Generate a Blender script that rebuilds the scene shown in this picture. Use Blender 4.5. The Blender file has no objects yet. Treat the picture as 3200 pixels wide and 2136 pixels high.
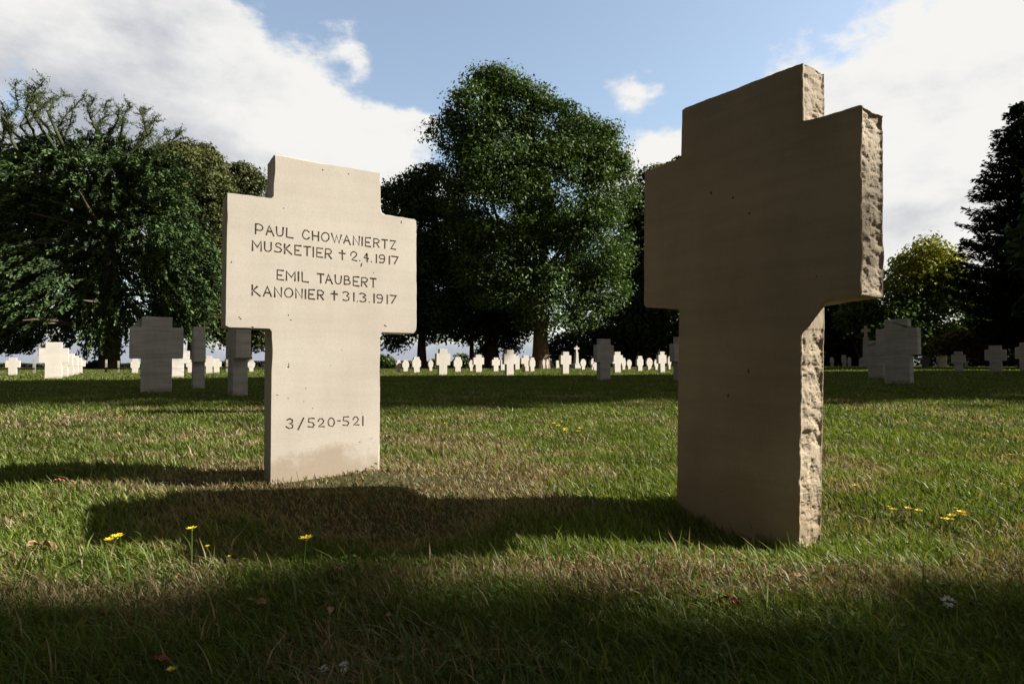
import bpy, bmesh, math, random
import numpy as np
from mathutils import Vector
from mathutils.bvhtree import BVHTree
R = math.radians
random.seed(7); rng = np.random.default_rng(7)
sc = bpy.context.scene
C = sc.collection

# ------------------------------------------------------------------ camera
CAMZ = 0.39; F = 1900.0; CX, CY = 1600.0, 1068.0
PITCH = math.atan(68.0 / F)
cam_d = bpy.data.cameras.new("camera"); cam = bpy.data.objects.new("camera", cam_d); C.objects.link(cam)
cam.location = (0, 0, CAMZ); cam.rotation_euler = (math.pi / 2 + PITCH, 0, 0)
cam_d.sensor_width = 36; cam_d.lens = 36 * F / 3200; cam_d.clip_start = 0.02; cam_d.clip_end = 3000
sc.camera = cam
CP, SP = math.cos(PITCH), math.sin(PITCH)

def ray(x, y):
    a, b = (x - CX) / F, (CY - y) / F
    return np.array([a, CP - b * SP, SP + b * CP])

def at(x, y, Y):
    d = ray(x, y); return np.array([0, 0, CAMZ]) + d * (Y / d[1])

# ------------------------------------------------------------------ noise and terrain
def _hash(ix, iy, iz):
    h = (ix * 374761393 + iy * 668265263 + iz * 2147483647 * 3 + 1274126177) & 0xffffffff
    h = ((h ^ (h >> 13)) * 1274126177) & 0xffffffff
    return ((h ^ (h >> 16)) & 0xffff) / 65535.0

def vnoise(p):
    p = np.asarray(p, dtype=float)
    i = np.floor(p).astype(np.int64); f = p - i; f = f * f * (3 - 2 * f)
    r = 0
    for a in (0, 1):
        for b in (0, 1):
            for c in (0, 1):
                w = (f[..., 0] if a else 1 - f[..., 0]) * (f[..., 1] if b else 1 - f[..., 1]) * (f[..., 2] if c else 1 - f[..., 2])
                r = r + w * _hash(i[..., 0] + a, i[..., 1] + b, i[..., 2] + c)
    return r

def fbm(p, o=4):
    p = np.asarray(p, dtype=float); r = 0; a = .5; t = 0
    for k in range(o):
        r = r + a * vnoise(p * (2.03 ** k) + 17.3 * k); t += a; a *= .5
    return r / t

def sstep(a, b, x):
    t = np.clip((x - a) / (b - a), 0, 1); return t * t * (3 - 2 * t)

def ground_z(x, y):
    x = np.asarray(x, float); y = np.asarray(y, float)
    z = -0.075 * (1 - sstep(1.35, 2.15, y))
    z = z + 0.012 * np.clip(x - 2, 0, 12) * sstep(3, 9, y)
    q = np.stack([x, y, np.zeros_like(x)], -1)
    near = 1 - sstep(6, 14, np.hypot(x, y))
    z = z + near * 0.045 * (fbm(q * 2.3, 3) - .5) + 0.06 * (fbm(q * .22 + 5, 2) - .5) * sstep(3, 10, y)
    z = z - .04 * (1 - sstep(3.0, 6.0, y)) + .035 * (1 - sstep(1.35, 2.15, y))
    z = z + 0.016 * np.exp(-((x + .5) ** 2 / .05 + (y - 2.28) ** 2 / .02))
    z = z - 0.085 * np.exp(-((x - .66) ** 2 / .14 + (y - 1.76) ** 2 / .075))
    z = z + 0.02 * np.exp(-((x - .35) ** 2 / .25 + (y - 1.27) ** 2 / .012))
    return z

def on_ground(px, py):
    d = ray(px, py); Y = 741.0 / max(py - 1136, 3)
    for _ in range(30):
        p = np.array([0, 0, CAMZ]) + d * (Y / d[1]); g = float(ground_z(p[0], p[1]))
        Y2 = (g - CAMZ) / d[2] * d[1]
        Y = .5 * Y + .5 * Y2
    p = np.array([0, 0, CAMZ]) + d * (Y / d[1]); return p

# ------------------------------------------------------------------ object helpers
def tag(o, label=None, cat=None, group=None, kind=None):
    if label: o['label'] = label
    if cat: o['category'] = cat
    if group: o['group'] = group
    if kind: o['kind'] = kind
    return o

def empty(name, loc=(0, 0, 0), rz=0):
    o = bpy.data.objects.new(name, None); C.objects.link(o); o.location = tuple(map(float, loc)); o.rotation_euler[2] = rz
    o.empty_display_size = .2
    return o

def link(name, me, mats=(), parent=None):
    o = bpy.data.objects.new(name, me); C.objects.link(o)
    for m in (mats if isinstance(mats, (list, tuple)) else [mats]):
        me.materials.append(m)
    if parent is not None: o.parent = parent
    return o

def np_mesh(name, V, polys, cols=None, smooth=False, matidx=None):
    """polys: list of (array of shape (n,k)) index arrays"""
    me = bpy.data.meshes.new(name)
    V = np.asarray(V, np.float32).reshape(-1, 3)
    me.vertices.add(len(V)); me.vertices.foreach_set('co', V.ravel())
    loops = np.concatenate([p.ravel() for p in polys]).astype(np.int32)
    sizes = np.concatenate([np.full(len(p), p.shape[1], np.int32) for p in polys])
    starts = np.concatenate([[0], np.cumsum(sizes)[:-1]]).astype(np.int32)
    me.loops.add(len(loops)); me.loops.foreach_set('vertex_index', loops)
    me.polygons.add(len(sizes)); me.polygons.foreach_set('loop_start', starts)
    try: me.polygons.foreach_set('loop_total', sizes)
    except Exception: pass
    if smooth: me.polygons.foreach_set('use_smooth', np.ones(len(sizes), bool))
    if matidx is not None: me.polygons.foreach_set('material_index', np.asarray(matidx, np.int32))
    if cols is not None:
        ca = me.color_attributes.new('tint', 'FLOAT_COLOR', 'POINT')
        c4 = np.ones((len(V), 4), np.float32); c4[:, :3] = cols
        ca.data.foreach_set('color', c4.ravel())
    me.update(calc_edges=True); me.validate()
    return me

# ------------------------------------------------------------------ materials
def new_mat(name):
    m = bpy.data.materials.new(name); m.use_nodes = True
    nt = m.node_tree; nt.nodes.clear(); return m, nt

def N(nt, t, **kw):
    n = nt.nodes.new(t)
    for k, v in kw.items():
        if k.startswith('i_'):
            key = k[2:]
            key = int(key) if key.isdigit() else key.replace('_', ' ')
            n.inputs[key].default_value = v
        else: setattr(n, k, v)
    return n

def stone_mat(name, col, col2, bump=.15, pits=.5, rough=.85, scale=1.0, stain=True, strata=.022):
    m, nt = new_mat(name); L = nt.links.new
    out = N(nt, 'ShaderNodeOutputMaterial'); b = N(nt, 'ShaderNodeBsdfPrincipled'); b.inputs['Roughness'].default_value = rough
    b.inputs['Specular IOR Level'].default_value = .25
    tc = N(nt, 'ShaderNodeTexCoord')
    n1 = N(nt, 'ShaderNodeTexNoise', i_Scale=3.0 * scale, i_Detail=6.0, i_Roughness=.6)
    n2 = N(nt, 'ShaderNodeTexNoise', i_Scale=120.0 * scale, i_Detail=4.0, i_Roughness=.7)
    for n in (n1, n2): L(tc.outputs['Object'], n.inputs['Vector'])
    r = N(nt, 'ShaderNodeValToRGB'); r.color_ramp.elements[0].position = .35; r.color_ramp.elements[1].position = .68
    r.color_ramp.elements[0].color = (*col2, 1); r.color_ramp.elements[1].color = (*col, 1)
    L(n1.outputs['Fac'], r.inputs['Fac'])
    # fine sandy grain and small dark pits
    v = N(nt, 'ShaderNodeTexVoronoi', i_Scale=55.0 * scale); L(tc.outputs['Object'], v.inputs['Vector'])
    nz = N(nt, 'ShaderNodeTexNoise', i_Scale=9.0 * scale, i_Detail=3.0); L(tc.outputs['Object'], nz.inputs['Vector'])
    pr = N(nt, 'ShaderNodeMapRange', i_From_Min=.05, i_From_Max=.13, i_To_Min=1.0, i_To_Max=0.0); L(v.outputs['Distance'], pr.inputs['Value'])
    pm = N(nt, 'ShaderNodeMapRange', i_From_Min=.54, i_From_Max=.66); L(nz.outputs['Fac'], pm.inputs['Value'])
    pp = N(nt, 'ShaderNodeMath', operation='MULTIPLY'); L(pr.outputs['Result'], pp.inputs[0]); L(pm.outputs['Result'], pp.inputs[1])
    p2 = N(nt, 'ShaderNodeMath', operation='MULTIPLY', i_1=pits); L(pp.outputs[0], p2.inputs[0])
    mx = N(nt, 'ShaderNodeMix', data_type='RGBA'); L(p2.outputs[0], mx.inputs['Factor']); L(r.outputs['Color'], mx.inputs[6])
    mx.inputs[7].default_value = (col2[0] * .35, col2[1] * .32, col2[2] * .28, 1)
    g = N(nt, 'ShaderNodeMapRange', i_From_Min=.3, i_From_Max=.7, i_To_Min=.93, i_To_Max=1.05); L(n2.outputs['Fac'], g.inputs['Value'])
    gm = N(nt, 'ShaderNodeMix', data_type='RGBA', blend_type='MULTIPLY'); gm.inputs['Factor'].default_value = 1
    L(mx.outputs[2], gm.inputs[6]); L(g.outputs['Result'], gm.inputs[7])
    # faint bedding lines and weather streaks of the stone
    ma = N(nt, 'ShaderNodeMapping'); ma.inputs['Scale'].default_value = (.7, .7, 9.0); ma.inputs['Rotation'].default_value = (0, .05, 0); L(tc.outputs['Object'], ma.inputs[0])
    na = N(nt, 'ShaderNodeTexNoise', i_Scale=3.0, i_Detail=5.0, i_Roughness=.6); L(ma.outputs[0], na.inputs['Vector'])
    ra = N(nt, 'ShaderNodeMapRange', i_From_Min=.36, i_From_Max=.56, i_To_Min=1 - strata * 2.2, i_To_Max=1.0); L(na.outputs['Fac'], ra.inputs['Value'])
    mb = N(nt, 'ShaderNodeMapping'); mb.inputs['Scale'].default_value = (5.0, 5.0, .8); L(tc.outputs['Object'], mb.inputs[0])
    nb = N(nt, 'ShaderNodeTexNoise', i_Scale=2.2, i_Detail=6.0, i_Roughness=.65); L(mb.outputs[0], nb.inputs['Vector'])
    rb = N(nt, 'ShaderNodeMapRange', i_From_Min=.38, i_From_Max=.6, i_To_Min=1 - strata * .7, i_To_Max=1.03); L(nb.outputs['Fac'], rb.inputs['Value'])
    mu = N(nt, 'ShaderNodeMath', operation='MULTIPLY'); L(ra.outputs['Result'], mu.inputs[0]); L(rb.outputs['Result'], mu.inputs[1])
    g2 = N(nt, 'ShaderNodeMix', data_type='RGBA', blend_type='MULTIPLY'); g2.inputs['Factor'].default_value = 1
    L(gm.outputs[2], g2.inputs[6]); L(mu.outputs[0], g2.inputs[7]); last = g2.outputs[2]
    if stain:
        # soil splashed on the foot of the stone: object z is height above the turf
        sx = N(nt, 'ShaderNodeSeparateXYZ'); L(tc.outputs['Object'], sx.inputs[0])
        ns = N(nt, 'ShaderNodeTexNoise', i_Scale=16.0, i_Detail=12.0, i_Roughness=.88); L(tc.outputs['Object'], ns.inputs['Vector'])
        zz = N(nt, 'ShaderNodeMapRange', i_From_Min=0.0, i_From_Max=.16, i_To_Min=.30, i_To_Max=-.28); L(sx.outputs['Z'], zz.inputs['Value'])
        n0 = N(nt, 'ShaderNodeTexNoise', i_Scale=4.5, i_Detail=2.0); L(tc.outputs['Object'], n0.inputs['Vector'])
        z1 = N(nt, 'ShaderNodeMath', operation='MULTIPLY_ADD', i_1=.9); L(n0.outputs['Fac'], z1.inputs[0]); L(zz.outputs['Result'], z1.inputs[2])
        ad = N(nt, 'ShaderNodeMath', operation='ADD'); L(ns.outputs['Fac'], ad.inputs[0]); L(z1.outputs[0], ad.inputs[1])
        st = N(nt, 'ShaderNodeMapRange', i_From_Min=1.02, i_From_Max=1.20); L(ad.outputs[0], st.inputs['Value'])
        st2 = N(nt, 'ShaderNodeMath', operation='MULTIPLY', i_1=.5); L(st.outputs['Result'], st2.inputs[0])
        sm = N(nt, 'ShaderNodeMix', data_type='RGBA'); L(st2.outputs[0], sm.inputs['Factor']); L(last, sm.inputs[6])
        sm.inputs[7].default_value = (.25, .175, .10, 1); last = sm.outputs[2]
    L(last, b.inputs['Base Color'])
    h = N(nt, 'ShaderNodeMath', operation='MULTIPLY_ADD', i_1=-1.2); L(p2.outputs[0], h.inputs[0]); L(n2.outputs['Fac'], h.inputs[2])
    bp = N(nt, 'ShaderNodeBump', i_Strength=bump, i_Distance=.004); L(h.outputs[0], bp.inputs['Height']); L(bp.outputs[0], b.inputs['Normal'])
    L(b.outputs[0], out.inputs[0]); return m

def leaf_mat(name, trans=.25, gloss=.08, rough=.5):
    m, nt = new_mat(name); L = nt.links.new
    out = N(nt, 'ShaderNodeOutputMaterial'); a = N(nt, 'ShaderNodeAttribute', attribute_name='tint')
    d = N(nt, 'ShaderNodeBsdfDiffuse'); t = N(nt, 'ShaderNodeBsdfTranslucent'); g = N(nt, 'ShaderNodeBsdfGlossy', i_Roughness=rough)
    g.inputs['Color'].default_value = (.6, .65, .55, 1)
    m1 = N(nt, 'ShaderNodeMixShader', i_0=trans); m2 = N(nt, 'ShaderNodeMixShader', i_0=gloss)
    tm = N(nt, 'ShaderNodeMix', data_type='RGBA', blend_type='MULTIPLY'); tm.inputs['Factor'].default_value = 1
    tm.inputs[7].default_value = (1.25, 1.35, .55, 1)
    L(a.outputs['Color'], d.inputs['Color']); L(a.outputs['Color'], tm.inputs[6]); L(tm.outputs[2], t.inputs['Color'])
    L(d.outputs[0], m1.inputs[1]); L(t.outputs[0], m1.inputs[2]); L(m1.outputs[0], m2.inputs[1]); L(g.outputs[0], m2.inputs[2])
    L(m2.outputs[0], out.inputs[0]); return m

def plain_mat(name, col, rough=.8, nscale=8, var=.3, bump=.4, bd=.02, spec=.2):
    m, nt = new_mat(name); L = nt.links.new
    out = N(nt, 'ShaderNodeOutputMaterial'); b = N(nt, 'ShaderNodeBsdfPrincipled', i_Roughness=rough); b.inputs['Specular IOR Level'].default_value = spec
    tc = N(nt, 'ShaderNodeTexCoord'); n = N(nt, 'ShaderNodeTexNoise', i_Scale=float(nscale), i_Detail=6.0, i_Roughness=.65)
    L(tc.outputs['Object'], n.inputs['Vector'])
    r = N(nt, 'ShaderNodeValToRGB'); r.color_ramp.elements[0].position = .3; r.color_ramp.elements[1].position = .7
    r.color_ramp.elements[0].color = (*[c * (1 - var) for c in col], 1); r.color_ramp.elements[1].color = (*[min(1, c * (1 + var)) for c in col], 1)
    L(n.outputs['Fac'], r.inputs['Fac']); L(r.outputs['Color'], b.inputs['Base Color'])
    bp = N(nt, 'ShaderNodeBump', i_Strength=bump, i_Distance=bd); L(n.outputs['Fac'], bp.inputs['Height']); L(bp.outputs[0], b.inputs['Normal'])
    L(b.outputs[0], out.inputs[0]); return m

STONE = stone_mat('sandstone', (.505, .457, .385), (.44, .39, .32), bump=.10, pits=.28)
STONE_SHADE_BROWN = stone_mat('shade_brown_sandstone', (.37, .30, .205), (.28, .222, .15), bump=.14, pits=.3, strata=.045)  # right cross face: same stone, its shade worked into the brown
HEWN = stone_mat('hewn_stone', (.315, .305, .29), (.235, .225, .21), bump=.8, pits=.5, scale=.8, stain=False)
GROOVE = plain_mat('groove_dirt_shade', (.09, .068, .045), .95, 60, .4)  # dirt in the cuts, darkened further for the shadow inside them
SHADESTONE = stone_mat('shaded_stone', (.62, .585, .53), (.50, .47, .425), bump=.4, pits=.6, scale=.6, strata=.11)  # same stone for shaded crosses, lightened against the shade; stronger bedding lines
PALESTONE = stone_mat('pale_stone', (.60, .56, .485), (.50, .46, .39), bump=.4, pits=.5, scale=.6)
DARKSTONE = stone_mat('dark_stone', (.24, .23, .20), (.15, .145, .12), bump=.5, pits=.6, scale=.6)
SOIL = None
LEAF = leaf_mat('leaf', .18, .03, .55)
NEEDLE = leaf_mat('needle', .10, .02, .6)
BLADE = leaf_mat('grass_blade', .30, .03, .5)
BARK = plain_mat('bark', (.085, .062, .042), .95, 3, .45, 1.0, .06)
BARK_LIT = plain_mat('sunlit_reddish_bark', (.17, .11, .07), .95, 3, .4, 1.0, .06)  # brighter copy of the bark, for the trunk in sunlight
MOSSBARK = plain_mat('mossy_bark', (.050, .058, .026), .95, 4, .5, 1.0, .04)
YELLOW = plain_mat('yellow_petal', (.75, .55, .02), .5, 30, .15, .1)
WHITEP = plain_mat('white_petal', (.7, .68, .6), .6, 60, .15, .1)
STEMM = plain_mat('stem_green', (.10, .15, .03), .6, 30, .3, .1)
DRYLEAF = plain_mat('dry_leaf', (.30, .19, .10), .7, 40, .35, .3, .003)
REDLEAF = plain_mat('red_leaf', (.24, .085, .045), .6, 40, .3, .3, .003)
WOOD = plain_mat('dark_wood', (.05, .03, .02), .7, 12, .3)

# ------------------------------------------------------------------ ground
m, nt = new_mat('turf_soil'); Lk = nt.links.new
out = N(nt, 'ShaderNodeOutputMaterial'); b = N(nt, 'ShaderNodeBsdfPrincipled', i_Roughness=.95); b.inputs['Specular IOR Level'].default_value = .05
tc = N(nt, 'ShaderNodeTexCoord'); n1 = N(nt, 'ShaderNodeTexNoise', i_Scale=1.3, i_Detail=8.0, i_Roughness=.7); n2 = N(nt, 'ShaderNodeTexNoise', i_Scale=45.0, i_Detail=4.0)
Lk(tc.outputs['Object'], n1.inputs['Vector']); Lk(tc.outputs['Object'], n2.inputs['Vector'])
r = N(nt, 'ShaderNodeValToRGB'); r.color_ramp.elements[0].position = .35; r.color_ramp.elements[1].position = .65
r.color_ramp.elements[0].color = (.060, .048, .028, 1); r.color_ramp.elements[1].color = (.055, .060, .022, 1)
ad = N(nt, 'ShaderNodeMath', operation='MULTIPLY_ADD', i_1=.5); sb = N(nt, 'ShaderNodeMath', operation='SUBTRACT', i_1=.25)
Lk(n2.outputs['Fac'], ad.inputs[0]); Lk(n1.outputs['Fac'], ad.inputs[2]); Lk(ad.outputs[0], sb.inputs[0]); Lk(sb.outputs[0], r.inputs['Fac'])
Lk(r.outputs['Color'], b.inputs['Base Color'])
bp = N(nt, 'ShaderNodeBump', i_Strength=.8, i_Distance=.02); Lk(n2.outputs['Fac'], bp.inputs['Height']); Lk(bp.outputs[0], b.inputs['Normal']); Lk(b.outputs[0], out.inputs[0])
SOIL = m
def axis_y():
    a = [-400, -200, -100, -50, -25, -12, -6, -3, -1.5, -.5]; y = 0.
    while y < 8: a.append(y); y += .05
    while y < 90: a.append(y); y *= 1.05
    return np.array(a + [95, 120, 160, 250, 450, 900])
ys = axis_y()
xp = list(np.arange(0, 4.5, .05)); x = 4.5
while x < 90: xp.append(x); x *= 1.06
xp += [120, 200, 400, 900]; xs = np.array([-v for v in xp[::-1]][:-1] + xp)
gx, gy = np.meshgrid(xs, ys); gz = ground_z(gx, gy)
V = np.stack([gx, gy, gz], -1).reshape(-1, 3); nx, ny = len(xs), len(ys)
ii = (np.arange(ny - 1)[:, None] * nx + np.arange(nx - 1)[None]).ravel()
me = np_mesh('ground', V, [np.stack([ii, ii + 1, ii + nx + 1, ii + nx], 1)], smooth=True)
tag(link('ground', me, SOIL), kind='structure')

# ------------------------------------------------------------------ grass
def dryness(x, y):
    q = np.stack([x, y, np.zeros_like(x)], -1)
    d = 1.2 * (fbm(q * 1.1 + 3.3, 3) - .5) + 1.1 * (fbm(q * 4.2 + 9, 3) - .5)
    for (a, b_, ra, rb, w) in ((-.55, 2.2, .5, .25, 1.1), (.1, 2.35, .55, .28, .5), (.25, 2.9, .6, .22, .35), (.45, 1.33, .6, .12, .9), (1.35, 1.42, .7, .16, .55),
                               (-1.45, 2.6, .5, .2, .4), (-.2, 1.75, .9, .25, .35), (-1.1, 1.22, .35, .1, .4), (-.4, 3.3, .5, .18, .4), (1.0, 2.0, .3, .2, .2)):
        d = d + w * np.exp(-((x - a) / ra) ** 2 - ((y - b_) / rb) ** 2)
    return d

def _base(px, py, Y, a):
    q = at(px, py, Y); return (q[0], q[1], math.cos(R(a)), math.sin(R(a)))
PBL = _base(703, 1017, 2.08, 31.5); PBR = _base(2012, 950, 2.06, -55.5)
def build_grass(n):
    th = rng.uniform(-R(50), R(50), n); d = np.exp(rng.uniform(math.log(.55), math.log(62), n))
    x = d * np.sin(th); y = d * np.cos(th)
    dry = dryness(x, y); q = np.stack([x, y, np.zeros_like(x)], -1)
    bare = (rng.random(n) < .35 * sstep(.4, .6, dry) + .4 * sstep(.9, 1.3, dry)) & (d < 6)
    keep = ~bare; x, y, d, dry, q = x[keep], y[keep], d[keep], dry[keep], q[keep]; n = len(x)
    z = ground_z(x, y)
    clump = fbm(q * 7 + 31, 2)
    fg = 1 - sstep(1.1, 1.9, y)
    h = (.015 + .019 * rng.random(n)) * (.75 + .6 * clump) * (1 + .08 * fg)
    tall = rng.random(n) < .03 + .03 * fg; h[tall] *= rng.uniform(1.3, 2.2, tall.sum())
    for (bx, by, ux, uy, t0, t1) in ((PBL[0], PBL[1], PBL[2], PBL[3], .1, .62), (PBR[0], PBR[1], PBR[2], PBR[3], .08, .6)):
        t_ = np.clip((x - bx) * ux + (y - by) * uy, t0, t1); dd_ = np.hypot(x - bx - ux * t_, y - by - uy * t_); h *= 1 + .75 * np.exp(-(dd_ / .07) ** 2) * rng.random(n)
    h *= 1 - .4 * sstep(.2, .6, dry)
    h *= 1 + .35 * sstep(6, 25, d)
    w = .0014 * (1 + .5 * rng.random(n)) * np.maximum(1, d / 1.1) ** .68
    az = rng.uniform(0, 2 * math.pi, n)
    lean = np.abs(rng.normal(.55, .35, n)) * (1 + .4 * fg)
    lean = np.where(tall, lean * 1.1, lean)
    # wind and mowing lay the blades mostly to the left of the stones
    dx = np.cos(az) * lean - .25; dy = np.sin(az) * lean * .8 - .08
    fa = rng.uniform(0, math.pi, n); sx, sy = np.cos(fa) * w, np.sin(fa) * w * .6
    P = np.zeros((n, 5, 3))
    for k, (t, ww) in enumerate(((0, 1), (0, 1), (.55, .8), (.55, .8))):
        s = -1 if k % 2 == 0 else 1
        P[:, k, 0] = x + dx * h * t * t * 1.2 + s * sx * ww; P[:, k, 1] = y + dy * h * t * t * 1.2 + s * sy * ww
        P[:, k, 2] = z - .004 + h * t
    P[:, 4, 0] = x + dx * h; P[:, 4, 1] = y + dy * h; P[:, 4, 2] = z + h * (1 - .25 * np.clip(lean, 0, 1.5))
    g = rng.random((n, 1)); v = rng.uniform(.65, 1.35, (n, 1)) * (.55 + .9 * fbm(q * 3.1 + 77, 3))[:, None]
    green = (np.array([[.074, .120, .018]]) * (1 - g) + np.array([[.165, .180, .040]]) * g) * v
    straw = np.array([[.33, .265, .155]]) * (.6 + .6 * rng.random((n, 1)))
    brown = np.array([[.17, .105, .060]]) * (.6 + .6 * rng.random((n, 1)))
    pd = np.clip(.05 + .95 * sstep(.0, .5, dry), 0, .93) * np.where(d > 8, .35, 1)
    isd = rng.random(n) < pd; isb = isd & (rng.random(n) < .25 + .35 * sstep(.3, .9, dry))
    col = np.where(isd[:, None], straw, green); col = np.where(isb[:, None], brown, col)
    cols = np.repeat(col[:, None, :], 5, 1).reshape(-1, 3)
    base = np.arange(n) * 5
    return np_mesh('grass', P.reshape(-1, 3), [np.stack([base, base + 1, base + 3, base + 2], 1), np.stack([base + 2, base + 3, base + 4], 1)], cols)
tag(link('grass', build_grass(680000), BLADE), 'short mown grass with dry patches between the gravestones', 'grass', kind='stuff')

def build_weeds():
    # longer bent blades and broad weed leaves of the near turf
    P = []; cols = []; quads = []; tris = []; k = 0
    for i in range(1700):
        d = math.exp(rng.uniform(math.log(.6), math.log(4.5))); t = rng.uniform(-R(48), R(48)); x, y = d * math.sin(t), d * math.cos(t)
        if y > 1.5 and rng.random() < .72: continue
        z = float(ground_z(x, y)); az = rng.uniform(0, 6.28) if rng.random() < .5 else rng.normal(2.6, .7)
        Ln = rng.uniform(.04, .10) * (1.0 if y < 1.4 else .7); w = rng.uniform(.0008, .0019); bend = rng.uniform(.25, 1.5)
        c = np.array([.06, .11, .02]) if rng.random() < .75 else np.array([.20, .17, .09]); c = c * rng.uniform(.7, 1.4)
        nx_, ny_ = -math.sin(az), math.cos(az); px = x; py = y; pz = z; ang = rng.uniform(1.0, 1.5); seg = 6
        for s in range(seg + 1):
            ww = w * (1 - (s / seg) ** 2) + .0002
            P += [(px - nx_ * ww, py - ny_ * ww, pz), (px + nx_ * ww, py + ny_ * ww, pz)]; cols += [c, c]
            if s < seg: quads.append((k + 2 * s, k + 2 * s + 1, k + 2 * s + 3, k + 2 * s + 2))
            px += math.cos(ang) * math.cos(az) * Ln / seg; py += math.cos(ang) * math.sin(az) * Ln / seg; pz += math.sin(ang) * Ln / seg
            ang -= bend / seg
        k += 2 * (seg + 1)
    # broad low leaves (clover, plantain, yarrow)
    for i in range(8000):
        d = math.exp(rng.uniform(math.log(.6), math.log(3.2))); t = rng.uniform(-R(48), R(48)); x, y = d * math.sin(t), d * math.cos(t)
        if float(fbm(np.array([x * 3.1, y * 3.1, 4.4]), 2)) < .5: continue
        z = float(ground_z(x, y)) + rng.uniform(.008, .03); az = rng.uniform(0, 6.28); L = rng.uniform(.006, .019); wd = L * rng.uniform(.35, .8); up = rng.uniform(-.2, .7)
        u = np.array([math.cos(az), math.sin(az), up]); v = np.array([-math.sin(az), math.cos(az), rng.uniform(-.3, .3)])
        p0 = np.array([x, y, z]); c = np.array([.062, .112, .018]) * rng.uniform(.7, 1.6)
        for q in (p0, p0 + u * L * .5 + v * wd * .5, p0 + u * L, p0 + u * L * .5 - v * wd * .5): P.append(tuple(q)); cols.append(c)
        quads.append((k, k + 1, k + 2, k + 3)); k += 4
    return np_mesh('weeds', np.array(P), [np.array(quads)], np.array(cols))
tag(link('weeds', build_weeds(), BLADE), 'long bent grass stalks and small broad weed leaves in the near turf', 'weeds', kind='stuff')

# ------------------------------------------------------------------ the two big crosses
def resample(pts, step):
    out = []
    n = len(pts)
    for i in range(n):
        a = np.array(pts[i], float); b_ = np.array(pts[(i + 1) % n], float); l = np.linalg.norm(b_ - a); k = max(1, int(round(l / step)))
        for j in range(k): out.append(a + (b_ - a) * j / k)
    return np.array(out)

def slab(name, outline, thick, rough, step=.006, nt_=20, edge_chip=.0012, seed=0., fillet=None, extra=None):
    """outline: counter-clockwise (x,z) seen from the front (-y side); rough(mid_x,mid_z,nx,nz)->amplitude of the hewn side"""
    P = resample(outline, step); n = len(P)
    T = np.roll(P, -1, 0) - np.roll(P, 1, 0); T /= np.linalg.norm(T, axis=1)[:, None]; NR = np.stack([T[:, 1], -T[:, 0]], 1)
    amp = np.array([rough(P[i][0], P[i][1], NR[i][0], NR[i][1]) for i in range(n)])
    V = np.zeros((nt_ + 1, n, 3))
    if fillet is not None:
        fa, fc, fb = [np.array(q) for q in fillet]; ia = int(np.argmin(np.linalg.norm(P - fa, axis=1))); ib = int(np.argmin(np.linalg.norm(P - fb, axis=1)))
        lo, hi = min(ia, ib), max(ia, ib); fi = np.arange(lo, hi + 1); u_ = (fi - lo) / (hi - lo); e0, e1 = P[lo], P[hi]
        amp[fi[(u_ > .5) if np.linalg.norm(P[hi] - fb) < np.linalg.norm(P[lo] - fb) else (u_ < .5)]] = .006; ft = np.where(u_[:, None] < .5, e0 + (fc - e0) * (2 * u_)[:, None], fc + (e1 - fc) * (2 * u_ - 1)[:, None]); fl_idx = (fi, ft)
    for j in range(nt_ + 1):
        t = j / nt_; yy = t * thick
        q = np.stack([P[:, 0], np.full(n, yy), P[:, 1]], -1) + seed
        big = fbm(q * 11, 3); qs = q @ np.array([[.8, .0, .6], [0, 1, 0], [-.6, 0, .8]]).T; sc_ = fbm(qs * np.array([26, 32, 64]) + 7, 4); fine = fbm(q * 170, 2)
        dent = .9 * np.clip(big * 2 - .75, 0, 1.2) + 1.5 * np.clip(2.4 * sc_ - .95, 0, 1.3) + fine * .22
        if extra is not None: dent = dent + extra(P[:, 0], yy, P[:, 1])
        prof = sstep(0, .14, t) * sstep(0, .10, 1 - t) * .92 + .08
        chip = edge_chip * np.clip(fbm(q * 30 + 3, 3) * 2.6 - 1.1, 0, 2) + (edge_chip * 9 * np.clip(fbm(q * 9 + 50, 2) * 4 - 2.75, 0, 1) if j in (0, nt_) else 0)
        off = amp * dent * prof + chip
        bev = .0022 * (1 if j in (0, nt_) else 0)
        off = off + bev
        B = P
        if fillet is not None:
            # the spandrel under the arm was left standing at the front only
            fi, ft = fl_idx; B = P.copy(); k = float(sstep(0.02, .5, t)); B[fi] = P[fi] * (1 - k) + ft * k
        V[j, :, 0] = B[:, 0] - NR[:, 0] * off; V[j, :, 2] = B[:, 1] - NR[:, 1] * off
        V[j, :, 1] = yy
    V[0, :, 1] = 0; V[1, :, 1] = .003; V[nt_ - 1, :, 1] = thick - .003
    bm = bmesh.new(); vs = [[bm.verts.new(V[j, i]) for i in range(n)] for j in range(nt_ + 1)]
    bm.faces.new(vs[0]).material_index = 0; bm.faces.new(vs[nt_][::-1]).material_index = 0
    for j in range(nt_):
        for i in range(n):
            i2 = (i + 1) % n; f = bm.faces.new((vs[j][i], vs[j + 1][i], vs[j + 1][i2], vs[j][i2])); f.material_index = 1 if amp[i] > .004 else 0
    bmesh.ops.recalc_face_normals(bm, faces=bm.faces)
    me = bpy.data.meshes.new(name); bm.to_mesh(me); bm.free(); return me

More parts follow.
